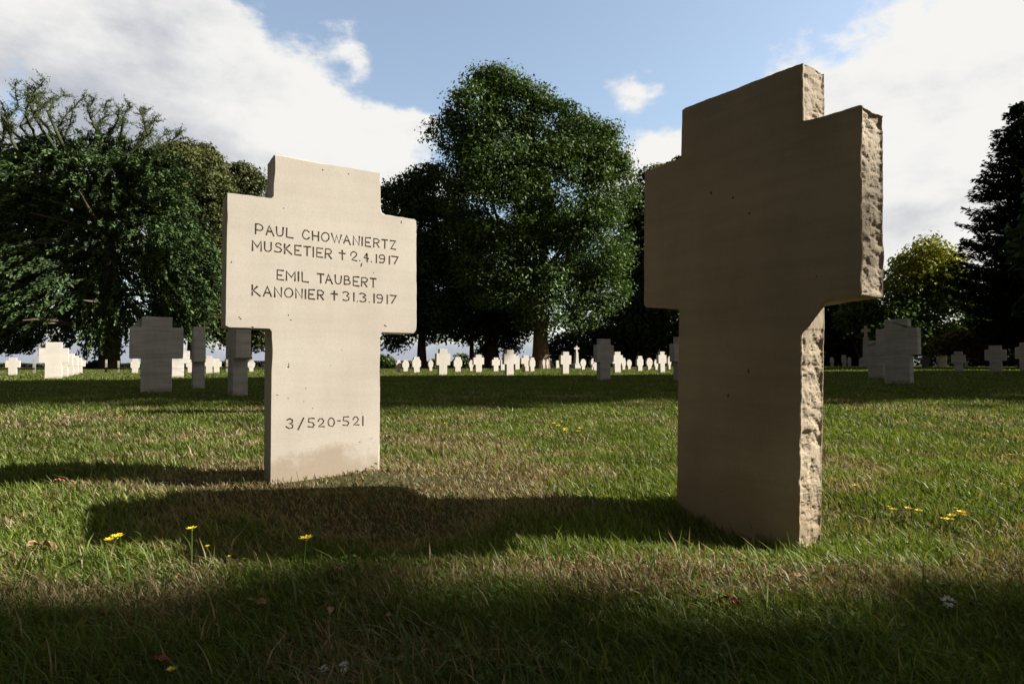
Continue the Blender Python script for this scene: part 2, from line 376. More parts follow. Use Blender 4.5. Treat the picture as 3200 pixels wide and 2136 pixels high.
def stroke_cutter(bm, pts, w, depth, taper=.25):
    """prism along a polyline in the x-z plane (front at y=0)"""
    p = [np.array(a, float) for a in pts]
    q = [p[0]]
    for a in p[1:]:
        if np.linalg.norm(a - q[-1]) > 1e-5: q.append(a)
    p = q; n = len(p)
    e0 = (p[1] - p[0]) / np.linalg.norm(p[1] - p[0]); e1 = (p[-1] - p[-2]) / np.linalg.norm(p[-1] - p[-2])
    p[0] = p[0] - e0 * w * .3; p[-1] = p[-1] + e1 * w * .3
    rows = []
    for i in range(n):
        a = p[i] - p[i - 1] if i else p[1] - p[0]; b_ = p[i + 1] - p[i] if i < n - 1 else a
        a = a / np.linalg.norm(a); b_ = b_ / np.linalg.norm(b_); t = a + b_
        if np.linalg.norm(t) < .3: t = a
        t = t / np.linalg.norm(t); nn = np.array([-t[1], t[0]]); s = 1 / max(.55, abs(float(np.dot(nn, [-a[1], a[0]]))))
        ww = w * .5 * s * (1.25 if i in (0, n - 1) else .95) * random.uniform(.9, 1.1)
        l, r_ = p[i] + nn * ww, p[i] - nn * ww; l2, r2 = p[i] + nn * ww * .45, p[i] - nn * ww * .45
        rows.append([bm.verts.new((l[0], -.004, l[1])), bm.verts.new((r_[0], -.004, r_[1])), bm.verts.new((r2[0], depth, r2[1])), bm.verts.new((l2[0], depth, l2[1]))])
    bm.faces.new(rows[0]); bm.faces.new(rows[-1][::-1])
    for i in range(n - 1):
        for k in range(4): bm.faces.new((rows[i][k], rows[i + 1][k], rows[i + 1][(k + 1) % 4], rows[i][(k + 1) % 4]))

def pit_cutter(bm, c, rx, rz, depth, rot=0):
    r_ = bmesh.ops.create_icosphere(bm, subdivisions=2, radius=1)
    for v in r_['verts']:
        j = 1 + .35 * (float(vnoise(np.array([v.co.x * 2 + c[0] * 90, v.co.y * 2, v.co.z * 2 + c[1] * 90]))) - .5)
        x_, z_ = v.co.x * rx * j, v.co.z * rz * j
        v.co = Vector((c[0] + x_ * math.cos(rot) - z_ * math.sin(rot), v.co.y * depth, c[1] + x_ * math.sin(rot) + z_ * math.cos(rot)))

def cut(me, bmc, extra_mat):
    """boolean the cutters out of the mesh, the groove walls get material slot 2"""
    bmesh.ops.recalc_face_normals(bmc, faces=bmc.faces)
    for f in bmc.faces: f.material_index = 2
    mc = bpy.data.meshes.new('cutter'); bmc.to_mesh(mc); bmc.free()
    for mm in extra_mat: mc.materials.append(mm)
    a = bpy.data.objects.new('a', me); b_ = bpy.data.objects.new('b', mc); C.objects.link(a); C.objects.link(b_)
    for mm in extra_mat: me.materials.append(mm)
    md = a.modifiers.new('cut', 'BOOLEAN'); md.operation = 'DIFFERENCE'; md.object = b_; md.solver = 'EXACT'; md.use_self = True
    try: md.material_mode = 'INDEX'
    except Exception: pass
    dg = bpy.context.evaluated_depsgraph_get(); res = bpy.data.meshes.new_from_object(a.evaluated_get(dg), depsgraph=dg)
    bpy.data.objects.remove(a); bpy.data.objects.remove(b_); bpy.data.meshes.remove(mc)
    res.name = me.name
    return res

class Plane:
    def __init__(s, px, py, Y, az):
        s.P = at(px, py, Y); s.az = az; s.u = np.array([math.cos(az), math.sin(az), 0]); s.n = np.array([s.u[1], -s.u[0], 0])
        s.base = s.P.copy(); s.base[2] = 0
    def loc(s, x, y):
        d = ray(x, y); o = np.array([0, 0, CAMZ]); t = np.dot(s.base - o, s.n) / np.dot(d, s.n); p = o + d * t
        return (float(np.dot(p - s.base, s.u)), float(p[2]))

# left cross, lit and inscribed
PL = Plane(703, 1017, 2.08, R(31.5))
LO = [(856, 482), (882, 484), (1000, 507), (1100, 524), (1188.8, 539.6), (1191, 650.5), (1194, 663), (1205, 670), (1296, 683.5), (1302.5, 690), (1302.5, 1022.5), (1301, 1032), (1292.6, 1042),
      (1194.4, 1039), (1189, 1047), (1187, 1461), (1186, 1560), (842.5, 1620), (843.5, 1492.6), (847.7, 1036.5), (842, 1028), (717, 1024), (703, 1017), (708.8, 601.4), (847, 617.5), (853, 612)]
base_l = on_ground(1010, 1480)
outl = [PL.loc(*p) for p in LO][::-1]
def rough_l(x, z, nx_, nz_):
    return .0012
me = slab('slab', outl, .135, rough_l, step=.008, nt_=10, edge_chip=.0005, seed=2.)
def zz(pts, s, ox, oy): return [PL.loc(ox + a / s, oy + b_ / s) for a, b_ in pts]
def ell(cx, cy, rx, ry, k=14): return [(cx + rx * math.cos(6.2832 * i / k + .3), cy + ry * math.sin(6.2832 * i / k + .3)) for i in range(k + 1)]
LETTERS = [
 [(248,165),(246,295)], [(248,167),(285,166),(325,185),(343,218),(330,245),(300,252),(252,240)],
 [(385,308),(425,190),(485,325)], [(402,262),(458,268)],
 [(520,203),(524,290),(540,318),(565,325),(592,318),(604,295),(608,213)], [(655,220),(652,337),(738,352)],
 [(948,275),(925,252),(890,247),(865,285),(862,325),(885,358),(920,368),(950,345)],
 [(992,262),(994,378)], [(1072,270),(1070,388)], [(994,318),(1070,330)], ell(1160,337,50,57),
 [(1242,290),(1282,410),(1308,315),(1340,420),(1370,310)], [(1402,420),(1440,318),(1488,440)], [(1418,382),(1470,390)],
 [(1528,440),(1527,325),(1602,447),(1606,330)], [(1645,340),(1643,452)], [(1755,350),(1688,345),(1685,455),(1755,465)], [(1688,402),(1738,410)],
 [(1795,470),(1797,358),(1840,362),(1868,385),(1855,412),(1797,416)], [(1830,418),(1865,475)], [(1900,372),(1975,378)], [(1940,376),(1940,487)],
 [(2010,385),(2080,390),(2020,490),(2082,500)],
 [(205,515),(205,385),(268,470),(318,395),(318,522)], [(365,400),(365,490),(380,518),(405,526),(435,520),(450,500),(451,410)],
 [(580,440),(560,421),(525,418),(508,440),(522,463),(565,480),(586,505),(575,530),(530,535),(495,522)],
 [(627,430),(627,555)], [(695,440),(640,490),(720,565)], [(843,455),(762,447),(762,568),(842,577)], [(762,508),(815,516)],
 [(880,462),(968,467)], [(922,465),(922,582)], [(1003,472),(1003,597)], [(1125,490),(1050,480),(1048,595),(1124,605)], [(1050,540),(1105,546)],
 [(1160,612),(1163,492),(1215,495),(1242,525),(1230,553),(1163,558)], [(1195,560),(1240,622)],
 [(1382,510),(1384,635)], [(1340,545),(1420,555)], [(1494,578),(1500,545),(1530,527),(1562,542),(1572,572),(1550,597),(1503,634),(1572,650)],
 [(1705,555),(1668,608),(1728,622)], [(1706,556),(1710,665)], [(1830,568),(1830,675)],
 [(1935,625),(1880,622),(1867,597),(1880,575),(1920,575),(1940,600),(1935,650),(1915,675),(1872,668)], [(2000,590),(2000,692)], [(2030,588),(2112,600),(2065,690)],
 [(612,778),(530,770),(530,890),(612,902)], [(532,832),(590,840)], [(650,905),(650,785),(715,865),(762,795),(762,912)], [(808,795),(808,915)], [(856,798),(858,918),(940,930)],
 [(1055,817),(1142,827)], [(1100,822),(1100,940)], [(1165,942),(1200,830),(1252,952)], [(1182,898),(1235,906)],
 [(1290,835),(1292,915),(1305,943),(1328,953),(1352,946),(1365,925),(1370,850)],
 [(1410,958),(1412,850),(1455,850),(1475,873),(1460,898),(1412,900)], [(1460,900),(1487,925),(1480,953),(1412,958)],
 [(1602,862),(1528,857),(1527,970),(1602,982)], [(1530,915),(1580,922)], [(1635,982),(1637,868),(1690,870),(1714,895),(1700,925),(1637,928)], [(1665,930),(1705,990)],
 [(1748,878),(1825,886)], [(1788,882),(1788,995)],
 [(203,965),(203,1100)], [(268,985),(215,1035),(305,1110)], [(350,1110),(400,985),(452,1115)], [(368,1065),(432,1072)], [(497,1122),(495,995),(583,1122),(585,1000)],
 ell(680,1068,53,60), [(775,1135),(773,1012),(855,1140),(857,1020)], [(900,1025),(900,1145)], [(1020,1030),(945,1027),(943,1145),(1020,1152)], [(945,1085),(1000,1090)],
 [(1060,1152),(1062,1035),(1110,1037),(1138,1062),(1125,1095),(1062,1098)], [(1092,1100),(1135,1158)], [(1278,1045),(1278,1165)], [(1235,1080),(1318,1088)],
 [(1392,1068),(1412,1055),(1445,1058),(1468,1082),(1440,1108),(1472,1132),(1465,1163),(1430,1172),(1393,1158)], [(1535,1070),(1535,1178)],
 [(1612,1083),(1635,1073),(1668,1080),(1688,1103),(1655,1125),(1692,1147),(1685,1178),(1650,1188),(1615,1175)], [(1800,1085),(1800,1198)],
 [(1908,1145),(1850,1140),(1834,1117),(1845,1093),(1890,1093),(1910,1120),(1908,1165),(1890,1198),(1845,1194)], [(1972,1098),(1972,1212)], [(2010,1100),(2088,1107),(2030,1205)]]
NUMS = [[(366,1243),(378,1236),(391,1243),(388,1254),(376,1258),(391,1264),(391,1276),(376,1281),(362,1272)], [(440,1233),(415,1285)],
 [(487,1235),(463,1236),(462,1252),(480,1254),(487,1264),(480,1275),(460,1272)], [(505,1248),(510,1237),(522,1236),(530,1246),(525,1256),(505,1272),(532,1272)],
 ell(563,1252,14,19,12), [(591,1246),(603,1246)], [(640,1228),(618,1229),(617,1245),(635,1247),(641,1256),(634,1267),(615,1265)],
 [(660,1240),(666,1229),(677,1228),(684,1238),(680,1248),(662,1264),(686,1264)], [(704,1226),(704,1266)]]
bc = bmesh.new()
for p in LETTERS: stroke_cutter(bc, zz(p, 4.1946, 740, 660), .0060, .009)
for p in NUMS: stroke_cutter(bc, zz(p, 1.425, 640, 440), .0060, .009)
for (a, b_, rx, rz) in ((1612,648,3,3), (1762,662,3,3), (1580,1180,3,3), (1735,1190,3,3), (1385,372,1.8,1.8)):
    pit_cutter(bc, PL.loc(740 + a / 4.1946, 660 + b_ / 4.1946), rx * .001, rz * .001, .005)
pit_cutter(bc, PL.loc(740 + 1632 / 4.1946, 660 + 705 / 4.1946), .0032, .009, .007, -.3)
for (a, b_, rx, rz, ro) in ((370,1008,.006,.0035,.5), (374,996,.0015,.008,0), (803,823,.0065,.003,-.5), (152,785,.003,.003,0), (158,792,.004,.0025,.4), (372,776,.0025,.003,0), (383,797,.003,.0025,.5),
                          (322,1131,.004,.0015,0), (371,1146,.003,.002,0), (450,1101,.002,.0025,0), (751,588,.0022,.0022,0), (700,1213,.002,.002,0), (118,540,.002,.004,0), (440,1160,.0015,.002,0),
                          (525,130,.003,.0035,.3), (640,148,.003,.0025,0), (350,300,.0015,.003,0), (210,830,.006,.003,.2), (875,362,.003,.006,0), (690,1340,.003,.002,.3), (740,1325,.002,.002,0), (480,1190,.002,.002,0), (560,1000,.0015,.0015,0), (610,930,.0015,.002,0)):
    pit_cutter(bc, PL.loc(640 + a / 1.425, 440 + b_ / 1.425), rx, rz, .004, ro)
me = cut(me, bc, [STONE, STONE, GROOVE])
GZ = float(ground_z(-.62, 2.2))
rootL = empty('inscribed_cross', (PL.base[0], PL.base[1], 0), PL.az)
tag(rootL, 'big pale sunlit stone cross with names carved on its face', 'gravestone', 'stone crosses of the cemetery')
o = bpy.data.objects.new('slab', me); C.objects.link(o); o.parent = rootL
me.materials.clear()
for mm in (STONE, STONE, GROOVE): me.materials.append(mm)

# right cross, shaded face and hewn side
PR = Plane(2012, 950, 2.06, R(-55.5))
RO = [(2130, 343.7), (2142, 334), (2250, 293), (2380, 242), (2490, 201), (2507.7, 195.7), (2510.7, 374), (2530, 371), (2600, 352), (2684, 326), (2694.4, 329), (2694, 700), (2694, 731), (2698, 765), (2700, 790), (2697, 820), (2694, 845), (2694, 912), (2690, 922),
      (2620, 932), (2585, 938), (2568, 952), (2552, 987), (2530, 1015), (2507.7, 1033), (2497, 1681), (2495, 1790), (2109, 1760), (2112.7, 1619), (2120.8, 972), (2115, 966), (2017, 961), (2010.6, 952), (2012.7, 540), (2018, 534), (2126, 491)]
outr = [PR.loc(*p) for p in RO][::-1]
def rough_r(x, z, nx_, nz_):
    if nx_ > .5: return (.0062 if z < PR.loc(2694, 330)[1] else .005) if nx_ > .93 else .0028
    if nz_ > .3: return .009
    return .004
def extra_r(x, yy, z):
    # one scooped scar at the top of the arm end, one spall low on it
    xr = PR.loc(2694, 500)[0]; z1 = PR.loc(2694, 372)[1]; z2 = PR.loc(2694, 800)[1]; z3 = PR.loc(2694, 560)[1]
    e = 1.1 * np.exp(-((z - z1) / .035) ** 2 - ((yy - .045) / .03) ** 2) * (x > xr - .05)
    e = e + 1.2 * np.exp(-((z - z2) / .05) ** 2 - ((yy - .03) / .04) ** 2) * (x > xr - .05)
    return e + .6 * np.exp(-((z - z3) / .02) ** 2 - ((yy - .05) / .02) ** 2) * (x > xr - .05)
me = slab('slab', outr, .112, rough_r, step=.004, nt_=30, edge_chip=.0012, seed=11., extra=extra_r, fillet=(PR.loc(2600, 935), PR.loc(2507.7, 950), PR.loc(2507.7, 1033)))
bc = bmesh.new()
for (a, b_, rx, rz, ro) in ((237,434,.005,.0045,0), (304,449,.004,.003,.3), (354,496,.004,.003,0), (352,978,.004,.007,.1), (290,1055,.0055,.0045,.4), (265,1347,.003,.002,0), (130,272,.002,.002,0), (560,690,.002,.002,0)):
    pit_cutter(bc, PR.loc(1980 + a / .9798, 160 + b_ / .9798), rx, rz, .006, ro)
me = cut(me, bc, [STONE_SHADE_BROWN, HEWN, GROOVE])
rootR = empty('plain_cross', (PR.base[0], PR.base[1], 0), PR.az)
tag(rootR, 'tallest stone cross, brown shaded face and a rough hewn side in sunlight', 'gravestone', 'stone crosses of the cemetery')
o = bpy.data.objects.new('slab', me); C.objects.link(o); o.parent = rootR
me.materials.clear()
for mm in (STONE_SHADE_BROWN, HEWN, GROOVE): me.materials.append(mm)
# moss crust on the top of its far arm
mp = []; mc_ = []
a0 = PR.loc(2022, 534); a1 = PR.loc(2126, 493)
for i in range(1500):
    t = rng.random(); h = (.006 + .032 * fbm(np.array([t * 9, 2., 1.]), 3)) * math.sqrt(rng.random()); yy = rng.uniform(.02, .105)
    c = np.array([a0[0] + (a1[0] - a0[0]) * t, yy, a0[1] + (a1[1] - a0[1]) * t - .006 + h])
    u = rng.normal(size=3); u /= np.linalg.norm(u); v = np.cross(u, rng.normal(size=3)); v /= np.linalg.norm(v); s = .0045
    mp += [c - u * s, c - v * s * .7, c + u * s, c + v * s * .7]; mc_ += [np.array([.20, .18, .06]) * rng.uniform(.5, 1.3)] * 4
k = np.arange(len(mp) // 4) * 4
link('moss_crust', np_mesh('moss_crust', np.array(mp), [np.stack([k, k + 1, k + 2, k + 3], 1)], np.array(mc_)), LEAF, rootR)

# ------------------------------------------------------------------ background stones
def cross_mesh(W, H, T, hw=.56, sw=.56, at_=.14, ab=.55, cham=.02, jag=.004, lean=0):
    """cross outline: head width hw*W, stem width sw*W, arm top/bottom at fractions of H from the top"""
    h2, s2, w2 = W * hw / 2, W * sw / 2, W / 2; zt, zb = H * (1 - at_), H * (1 - ab); c = cham
    o = [(-s2, -.12), (s2, -.12), (s2, zb), (w2 - c, zb), (w2, zb + c), (w2, zt - c * .5), (w2 - c * .5, zt), (h2, zt), (h2, H - c * .4), (h2 - c * .4, H), (-h2 + c * .4, H), (-h2, H - c * .4), (-h2, zt), (-w2 + c * .5, zt), (-w2, zt - c * .5), (-w2, zb + c), (-w2 + c, zb), (-s2, zb)]
    return prism(o, T, jag, lean)

def prism(o, T, jag=.003, lean=0, bev=.006):
    P = resample(o, .07) if jag else np.array(o)
    bm = bmesh.new(); rows = []
    for (y, ins) in ((-T / 2, bev), (-T / 2 + bev, 0), (T / 2 - bev, 0), (T / 2, bev)):
        Tn = np.roll(P, -1, 0) - np.roll(P, 1, 0); Tn /= (np.linalg.norm(Tn, axis=1)[:, None] + 1e-9)
        Q = P - np.stack([Tn[:, 1], -Tn[:, 0]], 1) * ins + rng.normal(0, jag * .4, P.shape)
        rows.append([bm.verts.new((q[0], y + q[1] * lean, q[1])) for q in Q])
    bm.faces.new(rows[0]); bm.faces.new(rows[3][::-1]); n = len(P)
    for j in range(3):
        for i in range(n): bm.faces.new((rows[j][i], rows[j + 1][i], rows[j + 1][(i + 1) % n], rows[j][(i + 1) % n]))
    bmesh.ops.recalc_face_normals(bm, faces=bm.faces)
    me = bpy.data.meshes.new('stone'); bm.to_mesh(me); bm.free(); return me

def shape_outline(kind, W, H):
    w = W / 2
    if kind == 'point':   # pointed oval head on a narrower foot
        o = [(-w * .55, -.1), (w * .55, -.1), (w * .55, H * .30), (w * .85, H * .42), (w, H * .60), (w * .95, H * .76), (w * .65, H * .9), (w * .15, H), (-w * .15, H), (-w * .65, H * .9), (-w * .95, H * .76), (-w, H * .60), (-w * .85, H * .42), (-w * .55, H * .30)]
    elif kind == 'goblet':  # chamfered head over a waisted stem
        o = [(-w * .68, -.1), (w * .68, -.1), (w * .66, H * .32), (w, H * .42), (w, H * .74), (w * .72, H * .84), (w * .6, H), (-w * .6, H), (-w * .72, H * .84), (-w, H * .74), (-w, H * .42), (-w * .66, H * .32)]
    elif kind == 'block':
        o = [(-w, -.1), (w, -.1), (w * .97, H * .9), (w * .7, H), (-w * .8, H), (-w, H * .93)]
    return o

nL, nR = R(31.5), R(-55.5)
GR_C = 'stone crosses of the cemetery'; GR_S = 'small headstones in the far rows'
def bg(kind, x0, x1, top, b, az, mat, label, T=None, hw=.56, sw=.58, at_=.16, ab=.56, minW=None, name=None, group=None):
    p = on_ground((x0 + x1) / 2, b); D = p[1]
    H = (b - top) * D / F
    vx = p[0] / math.hypot(p[0], p[1]); vy = p[1] / math.hypot(p[0], p[1]); n_ = (math.sin(az), -math.cos(az)); c = abs(vx * n_[0] + vy * n_[1]); s = math.sqrt(1 - c * c)
    Wp = (x1 - x0) * D / F / math.hypot(1, (x0 / 2 + x1 / 2 - CX) / F) ** -1 * (1 / (1 + ((x0 / 2 + x1 / 2 - CX) / F) ** 2))
    t = T if T else .14 * min(1, H / .9)
    W = max((Wp - t * s) / max(c, .35), .25) if minW is None else minW
    lean = rng.normal(0, .008)
    if kind == 'cross': me = cross_mesh(W, H, t, hw, sw, at_, ab, cham=.012, jag=.003, lean=lean)
    else: me = prism(shape_outline(kind, W, H), t, .003, lean)
    for pl in me.polygons: pl.use_smooth = False
    o = link(name or ('stone_cross' if kind == 'cross' else 'headstone'), me, mat)
    o.location = (float(p[0]), float(p[1]), float(ground_z(p[0], p[1]))); o.rotation_euler = (0, rng.normal(0, .008), az + rng.normal(0, .015))
    tag(o, label, 'gravestone', group or (GR_C if kind == 'cross' else GR_S)); return o

S_, P_ = SHADESTONE, PALESTONE
B = [
 ('cross', 15, 64, 1118, 1172, nL, P_, 'low white cross at the far left edge of the lawn', {}),
 ('goblet', 95, 117, 1124, 1167, nR, DARKSTONE, 'dark narrow headstone left of the biggest sunlit cross under the cedar', {}),
 ('cross', 119, 215, 1069, 1183, nL, P_, 'front cross of the sunlit diagonal row under the drooping cedar', {}),
 ('cross', 158, 228, 1096, 1178, nL, P_, 'second cross in the diagonal row behind the half lit cross', {}),
 ('cross', 186, 243, 1104, 1174, nL, P_, 'third cross in the diagonal row behind the half lit cross', {}),
 ('cross', 204, 256, 1111, 1170, nL, P_, 'fourth cross in the diagonal row, mostly hidden by those in front', {}),
 ('cross', 222, 267, 1117, 1167, nL, P_, 'hindmost cross in the diagonal row under the cedar', {}),
 ('goblet', 320, 342, 1123, 1164, nR, DARKSTONE, 'dark headstone standing in front of the cedar trunk', {}),
 ('goblet', 359, 381, 1127, 1164, nR, DARKSTONE, 'dark headstone just right of the cedar trunk', {}),
 ('goblet', 407, 436, 1121, 1166, nL, P_, 'pale chamfered headstone peeping out left of the big grey shaded cross', {}),
 ('cross', 403, 572, 991, 1226, nL, S_, 'big grey cross in tree shade left of the inscribed cross', dict(hw=.57, sw=.58, at_=.14, ab=.55)),
 ('cross', 508, 591, 1079, 1179, nL, S_, 'grey cross half hidden behind the big grey shaded cross', {}),
 ('cross', 600, 638, 1023, 1214, nR - .06, S_, 'grey cross standing edge on between the shaded cross and the inscribed one', dict(minW=.62, T=.17, hw=.5, sw=.5, at_=.16, ab=.57)),
 ('cross', 580, 606, 1123, 1165, nL, P_, 'white far cross just left of the edge on grey cross', {}),
 ('cross', 635, 671, 1112, 1167, nL, P_, 'white far cross just right of the edge on grey cross', {}),
 ('cross', 660, 692, 1121, 1165, nL, P_, 'white cross overlapping another, between the two edge on crosses', {}),
 ('goblet', 698, 715, 1121, 1163, nR, DARKSTONE, 'dark sliver of headstone touching the nearer edge on cross', {}),
 ('cross', 712, 772, 996, 1237, nR, S_, 'nearer edge on cross seen beneath the inscribed arm', dict(minW=.66, T=.17, hw=.5, sw=.5, at_=.16, ab=.52)),
 ('point', 772, 797, 1125, 1162, nL, S_, 'dull rounded headstone beneath the left arm of the inscribed cross', {}),
 ('goblet', 1236, 1254, 1125, 1161, nL, P_, 'first white headstone right of the inscribed cross stem', {}),
 ('goblet', 1255, 1278, 1125, 1161, nL, P_, 'second white headstone right of the inscribed cross stem', {}),
 ('goblet', 1286, 1316, 1115, 1164.5, nL, P_, 'white chamfered headstone in front of the dark forked trunk', {}),
 ('point', 1336, 1354, 1124, 1159, nL, P_, 'small white pointed headstone between the trunk and a tall white cross', {}),
 ('cross', 1358, 1406, 1090, 1172, nL, P_, 'tall white cross against the sky gap, its foot at the shade edge', dict(at_=.17, ab=.62)),
 ('goblet', 1415, 1444, 1115, 1162, nL, P_, 'white headstone just right of the cross against the sky gap', {}),
 ('point', 1463, 1480, 1124, 1160, nL, P_, 'white pointed headstone leaning behind a white cross', {}),
 ('cross', 1476, 1513, 1108, 1163, nL, P_, 'white cross in front of the thin forked tree', {}),
 ('cross', 1534, 1563, 1117, 1161, nL, P_, 'short white cross below the thick dark trunk', {}),
 ('block', 1564, 1576, 1124, 1157, nL, P_, 'narrow white headstone tucked behind the tall middle cross', {}),
 ('cross', 1569, 1613, 1093, 1172.7, nL, P_, 'tall middle white cross with its foot on the shade edge', {}),
 ('block', 1607, 1624, 1112, 1155, nL, P_, 'white headstone right behind the tall middle cross', {}),
 ('cross', 1625, 1659, 1110, 1161, nL, P_, 'white cross just left of the reddish trunk', {}),
 ('goblet', 1651, 1673, 1117, 1161, nL, P_, 'white headstone touching the foot of the reddish trunk', {}),
 ('point', 1695, 1702, 1122, 1152, nL, P_, 'thin white headstone against the reddish trunk', {}),
 ('point', 1704, 1715, 1122, 1152, nL, P_, 'white rounded headstone just right of the reddish trunk', {}),
 ('block', 1716, 1731, 1135, 1149, nL, S_, 'very low tan stone far behind, right of the reddish trunk', {}),
 ('block', 1736, 1748, 1126, 1150, nL, P_, 'narrow white stone behind the left arm of a white cross', {}),
 ('cross', 1746, 1785, 1099, 1169, nL, P_, 'white cross standing alone between the reddish trunk and stone pillar', {}),
 ('point', 1811, 1832, 1121, 1155, nL, P_, 'white pointed headstone just right of the stone pillar', {}),
 ('point', 1843, 1858, 1119, 1156, nL, P_, 'white pointed headstone peeping left of the dark middle cross', {}),
 ('cross', 1849, 1872, 1132, 1158, nL, P_, 'low white cross partly behind the dark middle cross', {}),
 ('cross', 1854, 1918.5, 1059, 1187, nL, S_, 'dark shaded cross in the middle of the lawn', dict(hw=.6, sw=.62, at_=.15, ab=.56)),
 ('cross', 1908, 1947, 1099, 1164.5, nL, P_, 'white cross half behind the right side of the dark cross', {}),
 ('goblet', 1939, 1956, 1118, 1156, nL, P_, 'white headstone behind the arm of the half hidden white cross', {}),
 ('point', 1956, 1974.5, 1123, 1154, nL, P_, 'smallest pointed headstone right of the dark middle cross', {}),
 ('goblet', 1986, 2011, 1112, 1159.4, nL, P_, 'white chamfered headstone standing alone right of the dark cross', {}),
 ('point', 2017, 2040, 1118, 1156, nL, P_, 'broad pointed white headstone left of a tall white cross', {}),
 ('point', 2041, 2059, 1122, 1156, nL, P_, 'pointed headstone half hidden by the white cross near the plain cross', {}),
 ('cross', 2052, 2084, 1098.5, 1164, nL, P_, 'last tall white cross before the plain brown cross', {}),
 ('point', 2085, 2096, 1112, 1155, nL, P_, 'white sliver of headstone beside the plain brown cross', {}),
 ('cross', 2093, 2160, 1053, 1190, nL, S_, 'dark shaded cross half hidden behind the plain brown cross', dict(hw=.5)),
 ('point', 2593, 2607, 1116, 1148, nL, P_, 'first small white headstone right of the plain cross stem', {}),
 ('goblet', 2630, 2647, 1108.5, 1147, nL, S_, 'grey headstone touching a white one, right of the plain cross', {}),
 ('goblet', 2649, 2660, 1116, 1148, nL, P_, 'narrow white headstone touching a grey one, right of the plain cross', {}),
 ('cross', 2697, 2786, 1064, 1184, nR, S_, 'grey cross mostly hidden behind the large shaded right cross', dict(hw=.5, sw=.6)),
 ('cross', 2739, 2881, 998, 1200, nR, S_, 'large grey shaded cross on the lawn right of the plain cross', dict(hw=.56, sw=.62, at_=.14, ab=.55)),
 ('goblet', 2876, 2907, 1109, 1147, nL, DARKSTONE, 'dark worn headstone just right of the large shaded cross', {}),
 ('point', 2926, 2940, 1113, 1147, nL, P_, 'small white headstone at the foot of the slender edge on cross', {}),
 ('cross', 2934, 2963, 1057, 1146, R(-35), S_, 'slender grey edge on cross before the brown shrub', dict(minW=.9, T=.6, hw=.5, sw=.5, at_=.0, ab=.3)),
 ('cross', 2973, 3020, 1098, 1163, nR, S_, 'bluish grey cross turned aside, left of the bench', {}),
 ('goblet', 3015, 3036, 1088, 1144, nL, DARKSTONE, 'dark tall headstone behind the bluish grey cross', {}),
 ('cross', 3078, 3148, 1079, 1163.6, nR, S_, 'grey shaded cross in front of the bench, below the conifer', dict(sw=.57)),
 ('cross', 3172, 3244, 1070, 1160, nR, S_, 'grey shaded cross cut by the right picture edge', {}),
]
for (k, x0, x1, t, b_, az, mt, lb, kw) in B: bg(k, x0, x1, t, b_, az, mt, lb, **kw)
# the cross hidden behind the inscribed one: only its long shadow on the lawn shows
bg('cross', 925, 1125, 905, 1290, nL, S_, 'cross hidden behind the inscribed cross, only its shadow shows', hw=.56)

# slender monuments
def monument(x, top, b_, wpx, az, mat, label, cross_top=True):
    p = on_ground(x, b_); D = p[1]; H = (b_ - top) * D / F; w = wpx * D / F
    root = empty('stone_monument', (p[0], p[1], ground_z(p[0], p[1])), az); tag(root, label, 'monument', 'stone monuments')
    link('base', prism([(-w, -.1), (w, -.1), (w * .95, H * .2), (w * .6, H * .24), (-w * .6, H * .24), (-w * .95, H * .2)], w * 1.6, .004), mat, root)
    link('shaft', prism([(-w * .45, H * .24 + .003), (w * .45, H * .24 + .003), (w * .33, H * .72), (-w * .33, H * .72)], w * .8, .004), mat, root)
    z0 = H * .72 + .003
    link('cross_top', prism([(-w * .22, z0), (w * .22, z0), (w * .2, H * .84), (w * .75, H * .845), (w * .75, H * .92), (w * .2, H * .925), (w * .2, H), (-w * .2, H), (-w * .2, H * .925), (-w * .75, H * .92), (-w * .75, H * .845), (-w * .2, H * .84)], w * .45, .003), mat, root)
monument(1801, 1080, 1151, 13, nL, S_, 'slender stone pillar with a cross on top under the tall tree')
monument(2708, 1017, 1148, 17, nR, S_, 'tall grey monument cross rising behind the large shaded cross')

# bench
p = on_ground(3062, 1148); D = p[1]; root = empty('park_bench', (p[0], p[1], ground_z(p[0], p[1])), R(-20)); tag(root, 'dark wooden bench below the conifer on the right', 'bench')
def boxm(cx, cy, cz, sx, sy, sz, mat, nm, par):
    bm = bmesh.new(); bmesh.ops.create_cube(bm, size=1)
    for v in bm.verts: v.co = Vector((cx + v.co.x * sx, cy + v.co.y * sy, cz + v.co.z * sz))
    bmesh.ops.bevel(bm, geom=bm.edges[:], offset=min(sx, sy, sz) * .15, segments=1, affect='EDGES')
    me = bpy.data.meshes.new(nm); bm.to_mesh(me); bm.free(); return link(nm, me, mat, par)
boxm(0, 0, .47, 1.8, .45, .06, WOOD, 'seat', root); boxm(0, .24, .80, 1.8, .06, .36, WOOD, 'backrest', root)
for sx in (-.75, .75): boxm(sx, 0, .22, .08, .42, .44, S_, 'leg', root)

